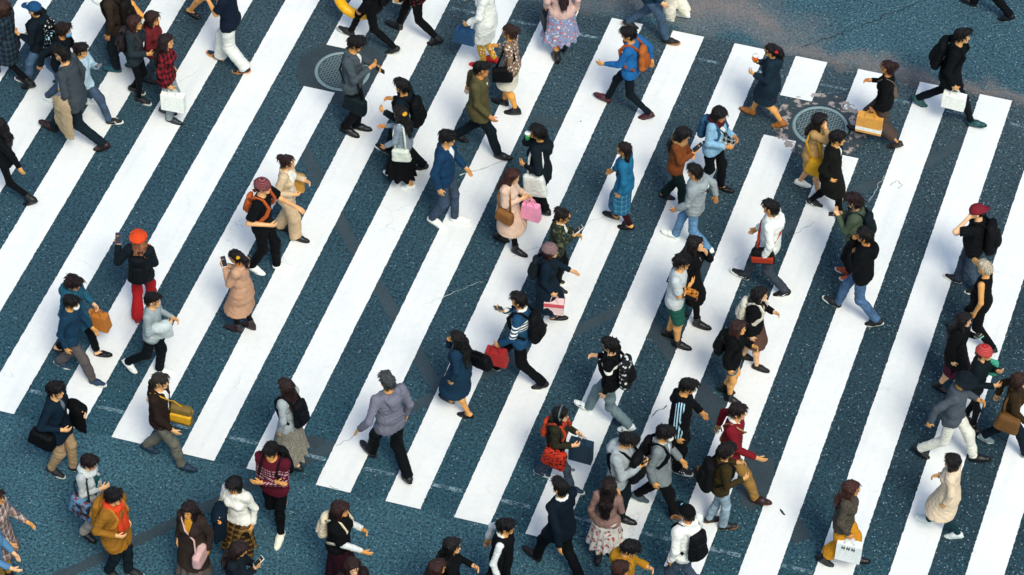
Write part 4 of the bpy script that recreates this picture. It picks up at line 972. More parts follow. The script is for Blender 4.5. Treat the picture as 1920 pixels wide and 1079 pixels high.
# top left
P_(27, 152, 180, 'person in dark checked overcoat', 'at the top left corner walking left', H=1.55, sex='f', arms=('hold', 'hold2'), legs=('w', .62, 'f'), top='coat #1d2b38 plaid #2f4254 #0e151c', low='leggings #10151a', feet='boot #111416', hair='bob #4a2a1c')
P_(86, 158, 180, 'person in navy cap', 'and dark sweatshirt walking left', H=1.55, arms=('hold', 'f'), legs=('w', .5, 'n'), top='hoodie #14222e', low='jeans #35628c', feet='sneaker #1a1c20 #d8d8d8', hair='short #18120f', hat='cap #1c4a78 front #c8c8e0', items=[('backpack', '#11181f', 'black backpack with white print', None, 1.0, False, 'print', '#dfe6ea')])
P_(122, 192, 0, 'person in black jacket and pale blue mask', 'walking right in jeans', H=1.55, arms=('b', 'hold'), legs=('w', .5, 'f'), lean=.15, top='jacket #14212c', low='jeans #24486c', feet='sneaker #e8ecee #ffffff', hair='messy #2a1712', mask='#5c9ed0', items=[('backpack', '#10171d', 'black backpack with pale emblem', None, .95, False, 'print', '#9fc4d8')])
P_(160, 227, 0, 'person in pale blue shirt', 'half hidden behind the suit jacket, holding blue phone', H=1.55, arms=('b', 'phone'), legs=('w', .72, 'f'), top='shirt #b8d4ea', low='jeans #1f4468', feet='sneaker #15181c #e8e8e8 bars #f0f0f0', hair='short #1a1210', items=[('phone', 'f', 'blue phone', '#2f6fb4')])
P_(150, 265, 182, 'person in grey suit jacket', 'leaning left in a long stride', H=1.84, arms=('carry', 'down'), legs=('w', .72, 'f'), lean=.16, top='suit #3d4650', low='pants #152733', feet='shoe #2a1715', hair='short #0d0b0c', inner='#e8eef2', items=[('drape', 'n', '#b39c80', 'beige coat', .62)])
P_(226, 130, 180, 'person in brown jacket', 'at the top edge with a backpack and teal trainers', H=1.67, arms=('down', 'down'), legs=('m', .2, 'n'), top='jacket #3b3028', low='pants #1a2730', feet='sneaker #1f5260 #2a3a40', hair='short #0d0b0c', items=[('backpack', '#272320', 'small dark brown backpack')])
P_(261, 184, 0, 'person in charcoal jacket', 'with brown hair walking right in black leggings', H=1.56, sex='f', arms=('hold', 'b'), legs=('m', .12, 'n'), top='jacket #2c3a44', low='leggings #10181f', feet='sneaker #101418 #e0e4e6', hair='bob #4a261c', items=[('backpack', '#463a40', 'patterned grey backpack', None, .9, False, 'camo', '#2c262c')])
P_(292, 165, 0, 'person in dark red sweater', 'almost hidden behind the charcoal jacket', sex='f', H=1.46, arms=('hold', 'b'), legs=('w', .4, 'n'), top='sweater #6e2228', low='jeans #1f3448', feet='sneaker #161a1e #222222', hair='bob #3a1f18')
P_(318, 222, 5, 'person in red and black checked shirt', 'with long dark hair', sex='f', H=1.59, arms=('carry', 'down'), legs=('m', .10, 'n'), top='shirt #8c1f2c plaid #1a1014 #2a0c12', low='pants #8e98a0', feet='shoe #1d2a34', hair='long #2c1815 .42', items=[('paperbag', 'n', '#eef0f2', 'big white paper bag', .33, .11, .29)])
P_(236, 30, 180, 'person in white trainers', 'and black shorts striding left at the top edge', H=1.67, arms=('f', 'b'), legs=('w', .66, 'f'), top='tee #22262c', low='shorts #16191d', feet='sneaker #f2f4f4 #ffffff', hair='short #0d0b0c', skin='#e8a050')
P_(388, 30, 0, 'person in black flats', 'and dark skirt at the top edge', H=1.67, sex='f', arms=('f', 'b'), legs=('w', .45, 'f'), top='jacket #1c3a4c', low='skirt #16303e .32 .03 0', feet='flat #14161a', hair='long #2c1815')
P_(437, 125, 180, 'person in navy t-shirt', 'and white trousers reading a sheet of paper', H=1.72, arms=('read', 'hold'), legs=('w', .42, 'f'), top='tee #14233a', low='wide #eef0f2', feet='sneaker #14263c #e08a3a bars #f09a30', hair='short #0d0b0c', items=[('paper', 'n', 'white sheet of paper')])
P_(19, 368, 182, 'person in short black jacket', 'at the left edge, arm stretched behind', H=1.55, sex='f', arms=('bb', 'hold'), legs=('w', .78, 'f'), top='jacket #12181f', low='leggings #0f151b', feet='boot #0e1216', hair='long #0d0b0c .25', inner='#2c363e')
# top centre
P_(700, 85, 180, 'person in black puffy jacket', 'with a floral bag at the top edge', H=1.67, sex='f', arms=('carry', 'f'), legs=('w', .72, 'f'), top='puffer #12161c', low='slim #11161c', feet='sneaker #1a1c20 #c9c4bc', hair='long #1a1412', items=[('ringbag', 'f', '#f6b414', 'big yellow ring'), ('backpack', '#15171b', 'black floral backpack', None, .9, False, 'floral', '#c8a89c')])
P_(785, 70, 182, 'person in black and red jacket', 'and black boots at the top edge', H=1.67, arms=('carryf', 'carryf'), legs=('w', .62, 'f'), top='jacket #14161b print #8a2020 #14161b', low='slim #10141a', feet='ankle #101317', hair='short #0d0b0c', items=[('paperbag', 'f', '#f0b22c', 'yellow and white bag', .34, .12, .3, ('#f2f2f2', -.4, .25))])
P_(662, 246, 0, 'person in grey wool jacket', 'and glasses looking at a phone', H=1.82, arms=('phone', 'hold'), legs=('m', .07, 'f'), top='jacket #47525c', low='pants #0f141a', feet='shoe #101318', hair='messy #0d0b0c', inner='#e8e8ea', glasses=True, look=(0, 14), items=[('phone', 'f', 'dark blue phone', '#274a66'), ('pouch', 'n', '#10222a', 'black sling bag', .36, .14, .26, -.26, .10, False, -.08)])
P_(761, 304, 178, 'person in dark teal jacket', 'with black hair behind the yellow hair clip', H=1.59, arms=('hold', 'hold'), legs=('w', .62, 'f'), top='jacket #10222e', low='pants #0f1c26', feet='sneaker #12161a #eef0f0', hair='bowl #120f10', items=[('backpack', '#10161c', 'black backpack')])
P_(757, 345, 178, 'person in long black skirt', 'and blue-grey top with a yellow hair clip', sex='f', H=1.46, arms=('f', 'ff'), legs=('w', .34, 'f'), top='sweater #8794a8', low='skirt #0f1216 .62 .07 12', feet='sneaker #eef0f0 #ffffff', hair='long #120f10 .34', clip='#e0a020', items=[('pouch', 'n', '#dfe6df', 'small white bag', .26, .09, .2, .0, -.05, False)])
P_(895, 279, 0, 'person in olive jacket', 'striding right in black trousers', H=1.71, arms=('f', 'b'), legs=('w', .62, 'n'), top='suit #565035', low='pants #10202a', feet='shoe #14161a', hair='short #0d0b0c', inner='#e8ecee .06 .24')
P_(832, 417, 0, 'person in navy jacket and jeans', 'with white trainers', H=1.75, arms=('down', 'f'), legs=('w', .26, 'f'), top='jacket #143a5e', low='jeans #173a5c', feet='sneaker #f0f2f2 #ffffff', hair='messy #0d0b0c', inner='#e4e8ea')
P_(912, 122, 180, 'person in white coat', 'and red shoes by the navy bag', H=1.67, sex='f', arms=('carryf', 'hold'), legs=('m', .08, 'n'), top='coat #eef0f2', low='slim #e6b52c print #c8302c #eef0f2', feet='sneaker #c02424 #d83030', hair='bob #2a1a14', items=[('handbag', 'n', '#17406a', 'navy blue handbag', .32, .14, .22)])
P_(957, 206, 182, 'person in patterned brown knit', 'with a bun and pale skirt', sex='f', H=1.59, arms=('down', 'hold'), legs=('w', .22, 'f'), top='sweater #8d6f5e print #efe6dc #3c2c28', low='skirt #ece4d6 .34 .03 0', feet='ankle #14161a', hair='bun #3c2018', skin='#e8a050', items=[('pouch', 'n', '#15181e', 'black bag', .3, .12, .24, .02, .08, False)])
P_(540, 440, 5, 'person in beige cardigan', 'with brown bun and cream trousers', sex='f', H=1.51, arms=('bend', 'hold'), legs=('w', .3, 'n'), top='jacket #d8bfa2', inner='#f2f0ec .10 .5', low='wide #d9b998', feet='shoe #14171b #14171b', hair='bun #33181a', items=[('pouch', 'f', '#c8913f', 'tan shoulder bag', .3, .12, .3, .05, .06, False)])
P_(496, 505, 2, 'person in dark red beanie', 'and black top reaching forward', H=1.73, arms=('bend', 'reach'), legs=('w', .3, 'f'), top='tee #12181e', low='pants #0f151b', feet='sneaker #f0f2f2 #ffffff', hair='short #0d0b0c', hat='beanie #6e1226', items=[('backpack', '#c05a2a', 'small rust orange backpack', None, .62)])
# top right of centre
P_(1050, 105, 120, 'person in pink coat and floral skirt', 'at the top edge', H=1.67, sex='f', arms=('carry', 'down'), legs=('w', .22, 'f'), top='jacket #d9b4b0', low='skirt #8d9cc8 .56 .09 11 floral #c86a72 #e2d6dc', feet='boot #14161a', hair='long #3a2028 .45', items=[('handbag', 'n', '#15171b', 'black handbag', .26, .12, .22)])
P_(1178, 208, 180, 'person in bright blue sweater', 'taking a long stride left', H=1.63, arms=('ff', 'b'), legs=('w', .66, 'f'), top='sweater #1c68ae', low='slim #10202a', feet='shoe #4a2028 #2c1418', hair='bowl #0d0b0c', look=(20, 12), items=[('backpack', '#b0602a', 'brown leather backpack', '#a4501e', .82)])
P_(1212, 66, 2, 'person in blue jeans', 'and black trainers at the top edge', H=1.67, arms=('f', 'b'), legs=('w', .60, 'n'), top='jacket #16334c', low='jeans #1c4a70', feet='sneaker #14171b #a8703a', hair='short #0d0b0c')
P_(1262, 34, 170, 'person in tan coat', 'with white trainers at the top edge', H=1.67, sex='f', arms=('carry', 'hold'), legs=('m', .15, 'n'), top='coat #c08a3c', low='wide #ece6dc', feet='sneaker #f2efe8 #ffffff', hair='bob #3a2018')
P_(1438, 227, 182, 'person in navy duffle coat', 'with a red scrunchie and brown boots', sex='f', H=1.47, arms=('hold', 'phone'), legs=('w', .52, 'f'), top='coat #1d3345', low='skirt #5a1624 .30 .02 0', feet='ankle #a0642e #6a3c1c', hair='pony #1a1111', clip='#c02436', collar='hood', items=[('cup', 'f', '#e2581e', 'orange paper cup')])
P_(1010, 408, 178, 'person in black coat', 'with a green drink walking left', H=1.73, sex='f', arms=('bend', 'chin'), legs=('m', .07, 'n'), top='parka #14222c', low='pants #10171d', feet='shoe #101318 #101318', hair='bowl #0d0b0c', items=[('pouch', 'n', '#e6e8ea', 'white tote bag', .32, .11, .36, -.06, .0, False), ('cup', 'f', '#2f9a5c', 'green drink')])
P_(950, 462, -5, 'person in pale pink coat', 'with brown hair and black boots', sex='f', H=1.50, arms=('hold2', 'hold'), legs=('w', .34, 'n'), top='longcoat #e2bfae', hem_at=-.40, low='leggings #121216', feet='boot #101216', hair='long #4a2018 .34', look=(0, 10), items=[('handbag', 'f', '#f29ac0', 'bright pink bag', .28, .12, .26), ('pouch', 'n', '#8a5a30', 'brown bag with a pearl', .26, .12, .2, .02, .05, False)])
P_(1167, 420, 180, 'person in teal jacket with a braid', 'and dark red socks', sex='f', H=1.53, arms=('down', 'f'), legs=('w', .26, 'f'), top='jacket #1d6a96', low='skirt #1f5f8c .50 .03 0 plaid #4a86a2 #1a5078', tights='#3c1622', feet='flat #101216', hair='braid #22140f')
P_(1262, 382, 0, 'person in rust jacket with fur collar', 'and long black hair', sex='f', H=1.49, arms=('phone', 'hold2'), legs=('w', .34, 'n'), top='jacket #7c4220', low='pants #152c2c', feet='flat #15171a', hair='long #0d0b0c .32', scarf='#a07850', look=(0, 20), items=[('phone', 'n', 'black phone')])
P_(1330, 352, -15, 'person in light blue denim jacket', 'with a black bob and dark trousers', sex='f', H=1.57, arms=('hold', 'hold'), legs=('w', .3, 'f'), top='jacket #8ab8dc', inner='#dfe6ea .06 .5', low='pants #10181f', feet='flat #101216', hair='bob #120e0e', scarf='#4a1620', look=(-10, 16), items=[('backpack', '#2c5a80', 'blue backpack', None, .8), ('pouch', 'f', '#20242a', 'black and white checked bag', .26, .1, .2, .03, .1, True, .02, None, 'plaid', '#f0f0f0')])
P_(1297, 462, 180, 'person in grey hoodie', 'and light blue jeans striding left', H=1.56, arms=('f', 'b'), legs=('w', .54, 'f'), top='hoodie #98a2ac', low='jeans #3f88c0', feet='sneaker #f0f3f4 #ffffff swoosh #15181c', hair='short #0d0b0c')
# top right
P_(1858, 25, 180, 'person in black trousers', 'with only the legs in view at the top right', H=1.67, arms=('f', 'b'), legs=('w', .56, 'f'), top='jacket #10161c', low='pants #0f161d', feet='shoe #0f1216', hair='short #0d0b0c')
P_(1768, 216, 0, 'person in black suit with green shoes', 'on a long stride', H=1.77, arms=('carry', 'b'), legs=('w', .76, 'n'), lean=.12, top='suit #0e161e', low='slim #101c26', feet='shoe #1c4a4c #163a3c', hair='short #0d0b0c', items=[('backpack', '#0e151b', 'slim black backpack'), ('paperbag', 'n', '#f0f2f4', 'white plastic bag', .32, .12, .24)])
P_(1648, 264, 182, 'person in black knit and brown wide trousers', 'with hair in a bun', sex='f', H=1.55, arms=('carry', 'hold'), legs=('w', .60, 'f'), top='sweater #101318', low='culottes #4e403c', feet='shoe #2a2422', hair='bun #35181a', lean=.02, items=[('paperbag', 'n', '#d79a48', 'tan paper bag with white band', .36, .12, .30, ('#eeeef0', -.25, .22)), ('pouch', 'f', '#6a5c54', 'taupe bag', .28, .12, .22, .02, .0, True)])
P_(1515, 357, 3, 'person in beige coat with black hair', 'and white trainers', sex='f', H=1.47, arms=('face', 'hold'), legs=('w', .32, 'n'), top='coat #bd9460', low='shorts #24364a .5', feet='sneaker #f2f2f0 #ffffff', hair='long #150f0e .2', items=[('pouch', 'n', '#e0a414', 'mustard yellow bag', .28, .12, .26, -.1, .12, False)])
P_(1547, 398, 0, 'person in long black overcoat', 'with black trainers and hands in pockets', H=1.57, arms=('pocket', 'pocket'), legs=('w', .46, 'n'), top='coat #1e211c', inner='#ecebe4 .06 .26', low='slim #11151a', feet='sneaker #11161b #d8dcde swoosh #e8eaec', hair='bowl #0d0b0c')
# left
P_(272, 586, 104, 'person in orange beret and red trousers', 'holding up a phone', sex='f', H=1.49, arms=('show', 'hold'), look=(25, 0), legs=('w', .44, 'f'), top='puffer #13212a', low='flare #b01c24', feet='sneaker #8e2030 #c8d0d4', hair='long #b0683a .26', hat='beret #e0481a', items=[('phone', 'n', 'purple phone', '#4a3a78'), ('backpack', '#0f1a22', 'black backpack', None, 1.05)])
P_(146, 664, 0, 'person in teal hooded coat', 'with dark curly hair', sex='m', H=1.55, arms=('down', 'carryf'), legs=('w', .54, 'f'), top='parka #225a76', low='slim #10181f', feet='flat #14171b', hair='curly #241216', items=[('handbag', 'f', '#b8702a', 'caramel leather handbag', .32, .16, .24)], look=(-10, 14))
P_(143, 703, 0, 'person in navy sweater and white mask', 'and grey trousers', H=1.57, arms=('down', 'f'), legs=('w', .56, 'n'), top='sweater #163a56', low='pants #5c5658', feet='sneaker #1c3450 #e6e6ea', hair='short #0d0b0c', mask='#e8eaee', look=(0, 8))
P_(294, 702, 2, 'person in pale grey sweatshirt', 'swinging one white trainer behind', H=1.56, arms=('hold2', 'hold'), legs=('m', .38, 'f'), top='sweater #9ca8b2', low='pants #0f1c26', feet='sneaker #e6eaee #ffffff', hair='short #0d0b0c', items=[('drape', 'n', '#c4ced6', 'silver jacket', .22)])
P_(459, 619, 172, 'person in dusty pink coat', 'with yellow scrunchie, typing on a phone', sex='f', H=1.48, arms=('phone', 'phone'), legs=('w', .16, 'n'), top='longcoat #c89a80', hem_at=-.41, low='leggings #121a22', feet='boot #2a1c22 #181216', hair='pony #17110f', clip='#e0a818', look=(0, 18), items=[('phone', 'n', 'white phone', '#dfe2e6')])
P_(862, 769, 172, 'person in navy flared coat', 'with long black hair and bare legs', sex='f', H=1.49, arms=('down', 'chin'), legs=('w', .36, 'f'), top='longcoat #14344e', hem_at=-.42, low='skirt #16395a .4 .05 0', feet='flat #12151a', hair='long #0d0b0c .42', items=[('pouch', 'f', '#11151b', 'black shoulder bag', .32, .15, .20, .10, -.22, False)])
P_(732, 881, 142, 'person in lilac quilted jacket', 'with grey hair walking away', H=1.84, arms=('out', 'down'), legs=('w', .56, 'L'), top='jacket #76778c', low='pants #0f161d', feet='shoe #12171c', hair='short #4c525a', collar='hood')
# centre right
P_(1041, 538, 0, 'person in camouflage jacket', 'with a bun, tapping a white phone', sex='f', H=1.50, arms=('phone', 'hold'), legs=('m', .06, 'n'), top='jacket #3a4238 camo #23291f #525a48', inner='#eceae6 .06 .3', low='pants #121518', feet='sneaker #14171a #f2f2f2', hair='bun #1c1210', look=(0, 18), items=[('phone', 'n', 'white phone', '#e2e6e8')])
P_(1021, 604, 12, 'person in mauve beanie', 'and long navy coat', sex='f', H=1.49, arms=('carry', 'ff'), legs=('w', .26, 'f'), top='longcoat #14293c', low='jeans #1a4468', feet='flat #101216', hair='bob #3a1c18', hat='beanie #7c5c60', items=[('paperbag', 'n', '#e8c8cc', 'white and red paper bag', .26, .11, .22, ('#d05060', .3, .3)), ('backpack', '#1a2630', 'navy backpack', None, .8)])
P_(975, 712, 182, 'person in navy sweater with white bands', 'holding out a phone', H=1.70, arms=('carryf', 'phone'), legs=('w', .66, 'f'), top='sweater #1c4a70 sleeves #eef0f2', low='pants #10161c', feet='shoe #12151a #e8e8e8', hair='short #0d0b0c', collar='#f0f2f4', items=[('phone', 'f', 'grey phone', '#8e969e'), ('handbag', 'n', '#9c2222', 'red handbag', .32, .16, .22), ('backpack', '#14181d', 'black backpack')])
P_(1142, 790, 178, 'person in black hoodie and grey sweatpants', 'striding left', H=1.62, arms=('down', 'hold'), legs=('w', .62, 'f'), top='sweater #0f1318 hemband #e8e8e8', low='pants #6e8490', feet='sneaker #dfe6ec #dfe6ec bars #20486c', hair='messy #0d0b0c', items=[('backpack', '#20242a', 'black and white patterned backpack', '#16181c', 1.05, False, 'floral', '#d6dade')])
P_(1286, 600, 2, 'person in black coat with long hair', 'behind the white t-shirt', sex='f', H=1.61, arms=('down', 'chin'), legs=('w', .34, 'n'), top='coat #12161c', low='leggings #12161b', feet='boot #101216', hair='long #1c1112 .36', inner='#e6e6e8 .05 .3')
P_(1260, 640, 4, 'person in white t-shirt and green shorts', 'with folded arms', H=1.65, fat=1.1, arms=('cross', 'cross2'), legs=('w', .16, 'n'), top='tee #c6cdd6', low='shorts #1f5a50 .95', feet='ankle #0f1216 #0f1216', hair='messy #0d0b0c', items=[('pouch', 'n', '#c87a28', 'small orange and black chest bag', .22, .10, .16, .24, .20, True, -.10, '#1a1a1c', 'print', '#1c1c1c')])
P_(1405, 682, 2, 'person in cropped black jacket and brown skirt', 'with long black hair', sex='f', H=1.47, arms=('down', 'hold'), legs=('w', .24, 'n'), top='jacket #10141a', low='skirt #5c4238 .34 .04 0', feet='sneaker #101318 #1a1a1c', hair='long #0d0b0c .34', inner='#c8b4a4 .06 .2', items=[('backpack', '#e4ddd2', 'cream backpack', None, .85)])
P_(1365, 745, 2, 'person in black sweatshirt and grey shorts', 'with brown hair and black boots', sex='f', H=1.47, arms=('down', 'hold'), legs=('m', .10, 'n'), top='hoodie #0f1419', low='shorts #5a6a74 .5', feet='boot #0f1216 #0f1216', hair='long #40211a .36', items=[('backpack', '#11171b', 'black backpack', None, .9)])
P_(1435, 540, 180, 'person in white jacket', 'and dark jeans walking left', H=1.69, arms=('down', 'f'), legs=('w', .58, 'f'), top='hoodie #eef0f2', low='jeans #14283a', feet='sneaker #11161a #f0f0f0 swoosh #f0f0f0', hair='short #0d0b0c', items=[('pouch', 'n', '#1a1d22', 'black and red messenger bag', .32, .14, .22, -.02, .04, True, .0, '#a8341e')])
P_(1592, 520, 180, 'person in green jacket over checked shirt', 'with curly hair, looking at a phone', H=1.55, arms=('phone', 'hold'), legs=('m', .07, 'f'), top='jacket #4c5a4a', inner='#7a2028 .07 .5', low='slim #12161b', feet='sneaker #b04a2a #eeeeee', hair='curly #2a1414', look=(0, 14), items=[('phone', 'f', 'black phone'), ('backpack', '#12222a', 'dark green backpack', None, .9)])
P_(1607, 594, 178, 'person in black hoodie and blue jeans', 'with hand at the chest', H=1.70, arms=('cross', 'chin'), legs=('w', .58, 'f'), top='hoodie #10161c', low='jeans #1f5a8e', feet='sneaker #14181c #d0d4d6', hair='short #0d0b0c')
P_(1815, 540, 182, 'person in black t-shirt and backwards red cap', 'with hand on chin', fat=1.2, H=1.58, beard=True, arms=('face', 'f'), legs=('w', .32, 'f'), top='tee #10151a print #10151a #10151a', low='jeans #14334e', feet='sneaker #14181c #e8e8e8', hair='buzz #0d0b0c', hat='cap #7c2030 back', look=(18, 12), items=[('backpack', '#12161c', 'big black backpack', None, 1.15)])
P_(1828, 643, 170, 'person in black sleeveless jumpsuit', 'with cropped platinum hair', sex='f', fat=1.12, H=1.57, arms=('down', 'face'), legs=('w', .56, 'f'), top='tank #0e1319', low='pants #0f141a', feet='shoe #10262c', hair='buzz #d6c4a8')
P_(1778, 729, 0, 'person in black coat with magenta skirt', 'and long black hair holding a phone', sex='f', H=1.47, arms=('down', 'phone'), legs=('w', .30, 'f'), top='coat #10141a', low='skirt #4a1a30 .40 .05 0', feet='boot #101216', hair='long #110d0e .36', items=[('phone', 'f', 'pale teal phone', '#7cc8b8')])
P_(1814, 800, 0, 'person in red beanie', 'and black jacket with hands raised', sex='f', H=1.56, arms=('hold', 'phone'), legs=('w', .16, 'n'), top='jacket #12222a', low='leggings #0f141a', feet='boot #0f1216', hair='short #0d0b0c', hat='beanie #c01c1c', items=[('pouch', 'f', '#3fa58c', 'mint green bag', .26, .1, .24, .2, .1, False)])
P_(1772, 858, 0, 'person in black bucket hat and grey jacket', 'with white trousers', H=1.72, arms=('b', 'hold'), legs=('w', .66, 'f'), top='jacket #4c5562', low='pants #e2e0dc', feet='shoe #12151a', hair='short #0d0b0c', mask='#e8eaec', hat='bucket #13202a', look=(-10, 14))
# lower left
P_(118, 884, 0, 'person in navy blazer and khaki trousers', 'with dark wavy hair', H=1.71, arms=('bend', 'hold'), legs=('w', .24, 'f'), top='suit #10283c', inner='#6a7480 .06 .34', low='pants #b09272', feet='sneaker #12161b #d8d4cc', hair='messy #0d0b0c', items=[('drape', 'f', '#0f141a', 'black coat', .42, 'folded_coat', 'folded coat', 1.2), ('pouch', 'n', '#0f1318', 'black messenger bag', .36, .16, .24, -.04, -.10, True)])
P_(308, 862, 2, 'person in dark brown jacket', 'and grey trousers in mid stride', H=1.69, arms=('f', 'b'), legs=('w', .52, 'n'), top='jacket #32241f', inner='#eef0f2 .07 .4', low='pants #6c6c66', feet='sneaker #142c42 #142c42', hair='short #3a332e', items=[('pouch', 'f', '#7a6434', 'khaki messenger bag with a yellow stripe', .40, .13, .30, .04, .20, True, -.12, '#e0a81c')])
P_(177, 1006, -8, 'person in pale grey cardigan', 'with a short dark crop', sex='f', H=1.60, fat=1.08, arms=('hold2', 'down'), legs=('m', .10, 'f'), top='shirt #b4bac2', inner='#155058 .06 .5', low='pants #a8a098', feet='shoe #101418', hair='bowl #1f1214', scarf='#c4ccd4', look=(0, 10), items=[('pouch', 'n', '#2a3644', 'dark patterned tote', .40, .14, .30, .0, .06, False, .02, None, 'camo', '#5a86b0', '#7a3a3a')])
P_(224, 1076, -10, 'person in mustard jacket and orange scarf', 'with black hair', H=1.66, arms=('bend', 'down'), legs=('w', .2, 'f'), top='parka #96641c', low='pants #12222c', feet='sneaker #14181c #c8ccd0', hair='messy #100e0f', scarf='#d8431c tail', items=[('backpack', '#a06a1c', 'mustard backpack', '#b87c28', 1.0)])
P_(8, 1075, 0, 'person in multicoloured checked coat', 'and mustard tights at the left edge', sex='f', H=1.63, arms=('f', 'ff'), legs=('w', .22, 'n'), top='coat #7a5a5e plaid #b8a8a0 #36475c', low='leggings #c08a28', feet='boot #14161a', hair='bob #2a1814')
P_(-4, 1128, 0, 'person in light denim jacket', 'in the lower left corner, arms reaching forward', sex='f', H=1.62, arms=('ff', 'f'), legs=('w', .3, 'n'), top='jacket #5486b4', low='pants #9c7c3c', feet='boot #14161a', hair='bob #2a1814')
P_(371, 1096, 262, 'person in brown cardigan and mustard top', 'facing the viewer', sex='f', H=1.64, arms=('down', 'down'), legs=('w', .2, 'n'), top='coat #3c302c', inner='#c88a1c .09 .32', low='skirt #645a56 .62 .06 9', feet='boot #17151a', hair='long #221312 .22', look=(0, 2), items=[('pouch', 'L', '#d8aeb0', 'dusty pink handbag', .30, .12, .22, -.02, .15, True, -.04)])
P_(453, 1049, 262, 'person in white sweater and brown checked skirt', 'looking down', sex='f', H=1.64, arms=('down', 'hold'), legs=('w', .2, 'n'), top='sweater #eeebe8', low='skirt #3a2618 .60 .05 10 plaid #8a6a3a #1e120c', feet='boot #17151a', hair='bob #0f0d0f', look=(0, 10), items=[('drape', 'f', '#10263a', 'navy coat', .55, 'folded_coat', 'folded coat', 1.25), ('pouch', 'f', '#e0d8cc', 'cream tote bag', .30, .12, .30, -.02, -.1, False)])
P_(447, 1170, 10, 'person in dark vest over denim', 'typing at the bottom edge', sex='f', H=1.62, arms=('phone', 'phone'), legs=('s',), top='jacket #16222c', low='pants #14181d', hair='long #2c1714 .30', look=(0, 22), items=[('phone', 'n', 'white phone', '#e2e6ea')])
P_(520, 1001, 268, 'person in burgundy knit sweater', 'with folded arms facing the viewer', H=1.80, arms=('cross', 'cross2'), legs=('m', .30, 'L'), top='sweater #561426 band #b08c9c', low='slim #10141a', feet='sneaker #ece6da #f4f2ec', hair='bowl #0d0b0c', look=(0, 4), items=[('backpack', '#15191e', 'black backpack')])
P_(548, 868, 165, 'person in long grey dress', 'with brown hair walking left', sex='f', H=1.57, arms=('down', 'f'), legs=('w', .30, 'f'), top='shirt #a4aeb8', low='skirt #9c9890 .66 .09 11 tweed #6c6660', feet='shoe #12202a', hair='long #2f1815 .26', items=[('backpack', '#101922', 'black backpack', None, .9)])
P_(637, 1100, 2, 'person in black shawl and burgundy skirt', 'with brown hair', sex='f', H=1.66, arms=('ff', 'hold'), legs=('w', .2, 'n'), top='cape #0f1318', sleeves='#dfe3ea', low='skirt #3a1624 .66 .05 8', feet='boot #15151a', hair='bob #3c1c18', scarf='#0f1318', items=[('backpack', '#e4d2ba', 'cream backpack', None, .8)])
P_(663, 1200, -50, 'person with brown hair', 'whose face shows at the bottom edge', sex='f', H=1.62, arms=('down', 'down'), legs=('s',), top='jacket #2a2024', low='pants #14181d', hair='long #35190f .3')
P_(841, 1168, 2, 'person in black knit with long black hair', 'at the bottom edge', sex='f', H=1.66, arms=('ff', 'hold'), legs=('s',), top='sweater #12171d', low='pants #14181d', hair='long #17110f .3', collar='#e8e8ea')
P_(813, 1207, 30, 'person with auburn hair', 'seen from behind at the bottom edge', sex='f', H=1.62, arms=('down', 'down'), legs=('s',), top='coat #1c1a1e', low='pants #14181d', hair='long #40201a .3')
P_(938, 1137, 5, 'person in black quilted vest', 'over a white shirt', H=1.72, arms=('down', 'b'), legs=('w', .3, 'n'), top='vest #12161b', sleeves='#e4e8ee', collar='#f0f2f4', low='pants #11161b', feet='shoe #101216', hair='short #0d0b0c', items=[('pouch', 'n', '#12161b', 'black bag', .32, .14, .24, -.12, .0, False)])
# lower centre and right
P_(1040, 905, 0, 'person in olive jacket with orange collar', 'wearing headphones over long black hair', sex='f', headphones='#5c6a74', H=1.49, arms=('hold', 'hold'), legs=('w', .52, 'n'), top='jacket #343326', low='jeans #17344e', feet='sneaker #15304c #e8ecee bars #f0f2f4', hair='long #0d0b0c .3', scarf='#a03a2c', items=[('backpack', '#c8421c', 'small orange backpack', None, .6), ('pouch', 'n', '#c0301c', 'red and black shoulder bag', .32, .14, .28, -.02, .05, False, .02, '#15171b', 'print', '#1a1a1c'), ('paperbag', 'f', '#173248', 'dark blue shopping bag', .30, .1, .36)])
P_(1155, 981, -6, 'person in grey hoodie with a front bag', 'typing on a phone', H=1.80, arms=('phone', 'phone'), legs=('m', .07, 'f'), top='hoodie #a2aab4', low='pants #11202a', feet='shoe #11161b', hair='short #0d0b0c', look=(0, 24), items=[('backpack', '#14171c', 'black backpack on the front', None, .9, True), ('phone', 'n', 'black phone')])
P_(1228, 956, 0, 'person in grey cardigan and white mask', 'in a long stride', H=1.68, arms=('down', 'f'), legs=('w', .54, 'n'), top='suit #7c858e', inner='#cfe0ee .05 .5', low='pants #11151b', feet='sneaker #3c4c58 #c8d0d4', hair='messy #0d0b0c', mask='#ecece8', look=(0, 10), items=[('backpack', '#12161b', 'black backpack', None, .8)])
P_(1267, 877, 8, 'person in black track jacket', 'with pale stripes down the sleeves', H=1.72, arms=('down', 'f'), legs=('m', .12, 'n'), top='jacket #10151b track #a8d0ea', low='pants #11161b', feet='sneaker #12161b #eeeeee bars #f0f2f4', hair='short #0d0b0c', look=(0, 12), items=[('pouch', 'f', '#15181d', 'small black bag', .24, .1, .22, .22, -.05, True)])
P_(1362, 918, 0, 'person in dark red sweater and khaki trousers', 'with brown boots', H=1.74, arms=('ff', 'b'), legs=('w', .74, 'n'), top='sweater #7a1622', low='pants #96703a', feet='shoe #2c1a16 #5a3020', hair='bowl #221414', collar='#e8e8ea', items=[('pouch', 'f', '#b09468', 'tan crossbody bag', .26, .1, .2, -.1, -.05, True)])
P_(1342, 985, 30, 'person in olive jacket and pale jeans', 'carrying a backpack on one side', H=1.55, arms=('hold', 'hold'), legs=('w', .16, 'n'), top='jacket #43371c', low='jeans #7c9cb4', feet='shoe #1a1a1c #8a5a34', hair='messy #1c1212', items=[('backpack', '#14171a', 'black backpack', None, 1.1)])
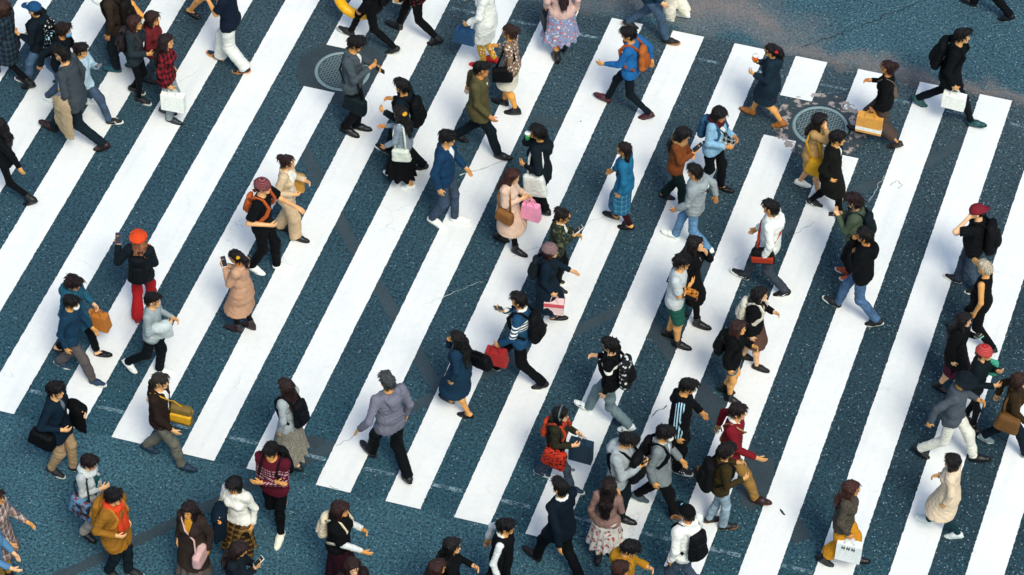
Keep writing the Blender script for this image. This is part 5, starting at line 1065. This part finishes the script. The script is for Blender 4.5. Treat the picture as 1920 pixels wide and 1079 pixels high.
P_(1048, 1072, 152, 'person in navy suit', 'with white shirt collar, seen from behind', H=1.78, arms=('b', 'f'), legs=('w', .58, 'n'), top='suit #0b1c2c', low='pants #0e141a', feet='shoe #181216', hair='short #120f10', collar='#f0f2f4')
P_(1132, 1048, 96, 'person in mauve blouse and white floral skirt', 'seen from behind', sex='f', H=1.49, arms=('down', 'hold'), legs=('w', .2, 'f'), top='sweater #8a6c68', low='skirt #dcd4d2 .58 .07 12 floral #b03a3a #8c8aa0', feet='boot #15171c', hair='long #23120f .40')
P_(1160, 1173, 0, 'person in mustard hooded jacket', 'at the bottom edge', H=1.68, arms=('hold', 'hold'), legs=('s',), top='hoodie #b07c16', low='pants #14181d', hair='messy #0d0b0c', look=(0, 16))
P_(1148, 1208, 10, 'person with short auburn hair', 'at the bottom edge', sex='f', H=1.62, arms=('down', 'down'), legs=('s',), top='jacket #2c6470', low='pants #14181d', hair='bob #46231a')
P_(1279, 1115, 178, 'person in white hooded jacket and black cap', 'from behind', H=1.70, arms=('down', 'hold'), legs=('w', .4, 'n'), twist=-.5, top='hoodie #eeeff2', low='jeans #15344e', feet='sneaker #e0e0e4 #ffffff', hair='short #0d0b0c', hat='cap #101418 front #5ab0dc', items=[('backpack', '#12161c', 'black backpack', None, .95)])
P_(1570, 1054, 2, 'person in tweed jacket and mustard trousers', 'with long brown hair', sex='f', H=1.60, arms=('carry', 'down'), legs=('w', .40, 'f'), top='jacket #59524a tweed #3a342e', low='culottes #d08c10', feet='boot #101418', hair='long #54291c .30', items=[('paperbag', 'n', '#e4e8ee', 'white paper bag with black lettering', .31, .11, .32, None, 0.0, 'shopping bag', None, '#20242a')])
P_(1768, 995, 180, 'person in beige trench coat', 'with black bob and pale trainers', sex='f', H=1.47, arms=('down', 'hold2'), legs=('w', .46, 'f'), top='longcoat #e4cdb6', hem_at=-.40, low='slim #173c48', feet='sneaker #c8d2da #e4eaee', hair='bob #150f10', belt='#d3b89e')
P_(1881, 842, 4, 'person in brown jacket', 'at the right edge with a foot trailing', sex='f', H=1.51, arms=('f', 'b'), legs=('w', .62, 'n'), top='jacket #3c2c1c', low='pants #122030', feet='sneaker #6c7c88 #c8d0d6', hair='bob #46281a', items=[('pouch', 'n', '#6c4a26', 'brown leather bag', .32, .14, .26, .0, .0, False)])
P_(1890, 1264, 180, 'person in red cap', 'at the lower right corner', H=1.70, arms=('down', 'down'), legs=('s',), top='jacket #17283c', low='pants #14181d', hair='short #0d0b0c', hat='cap #c8201c')
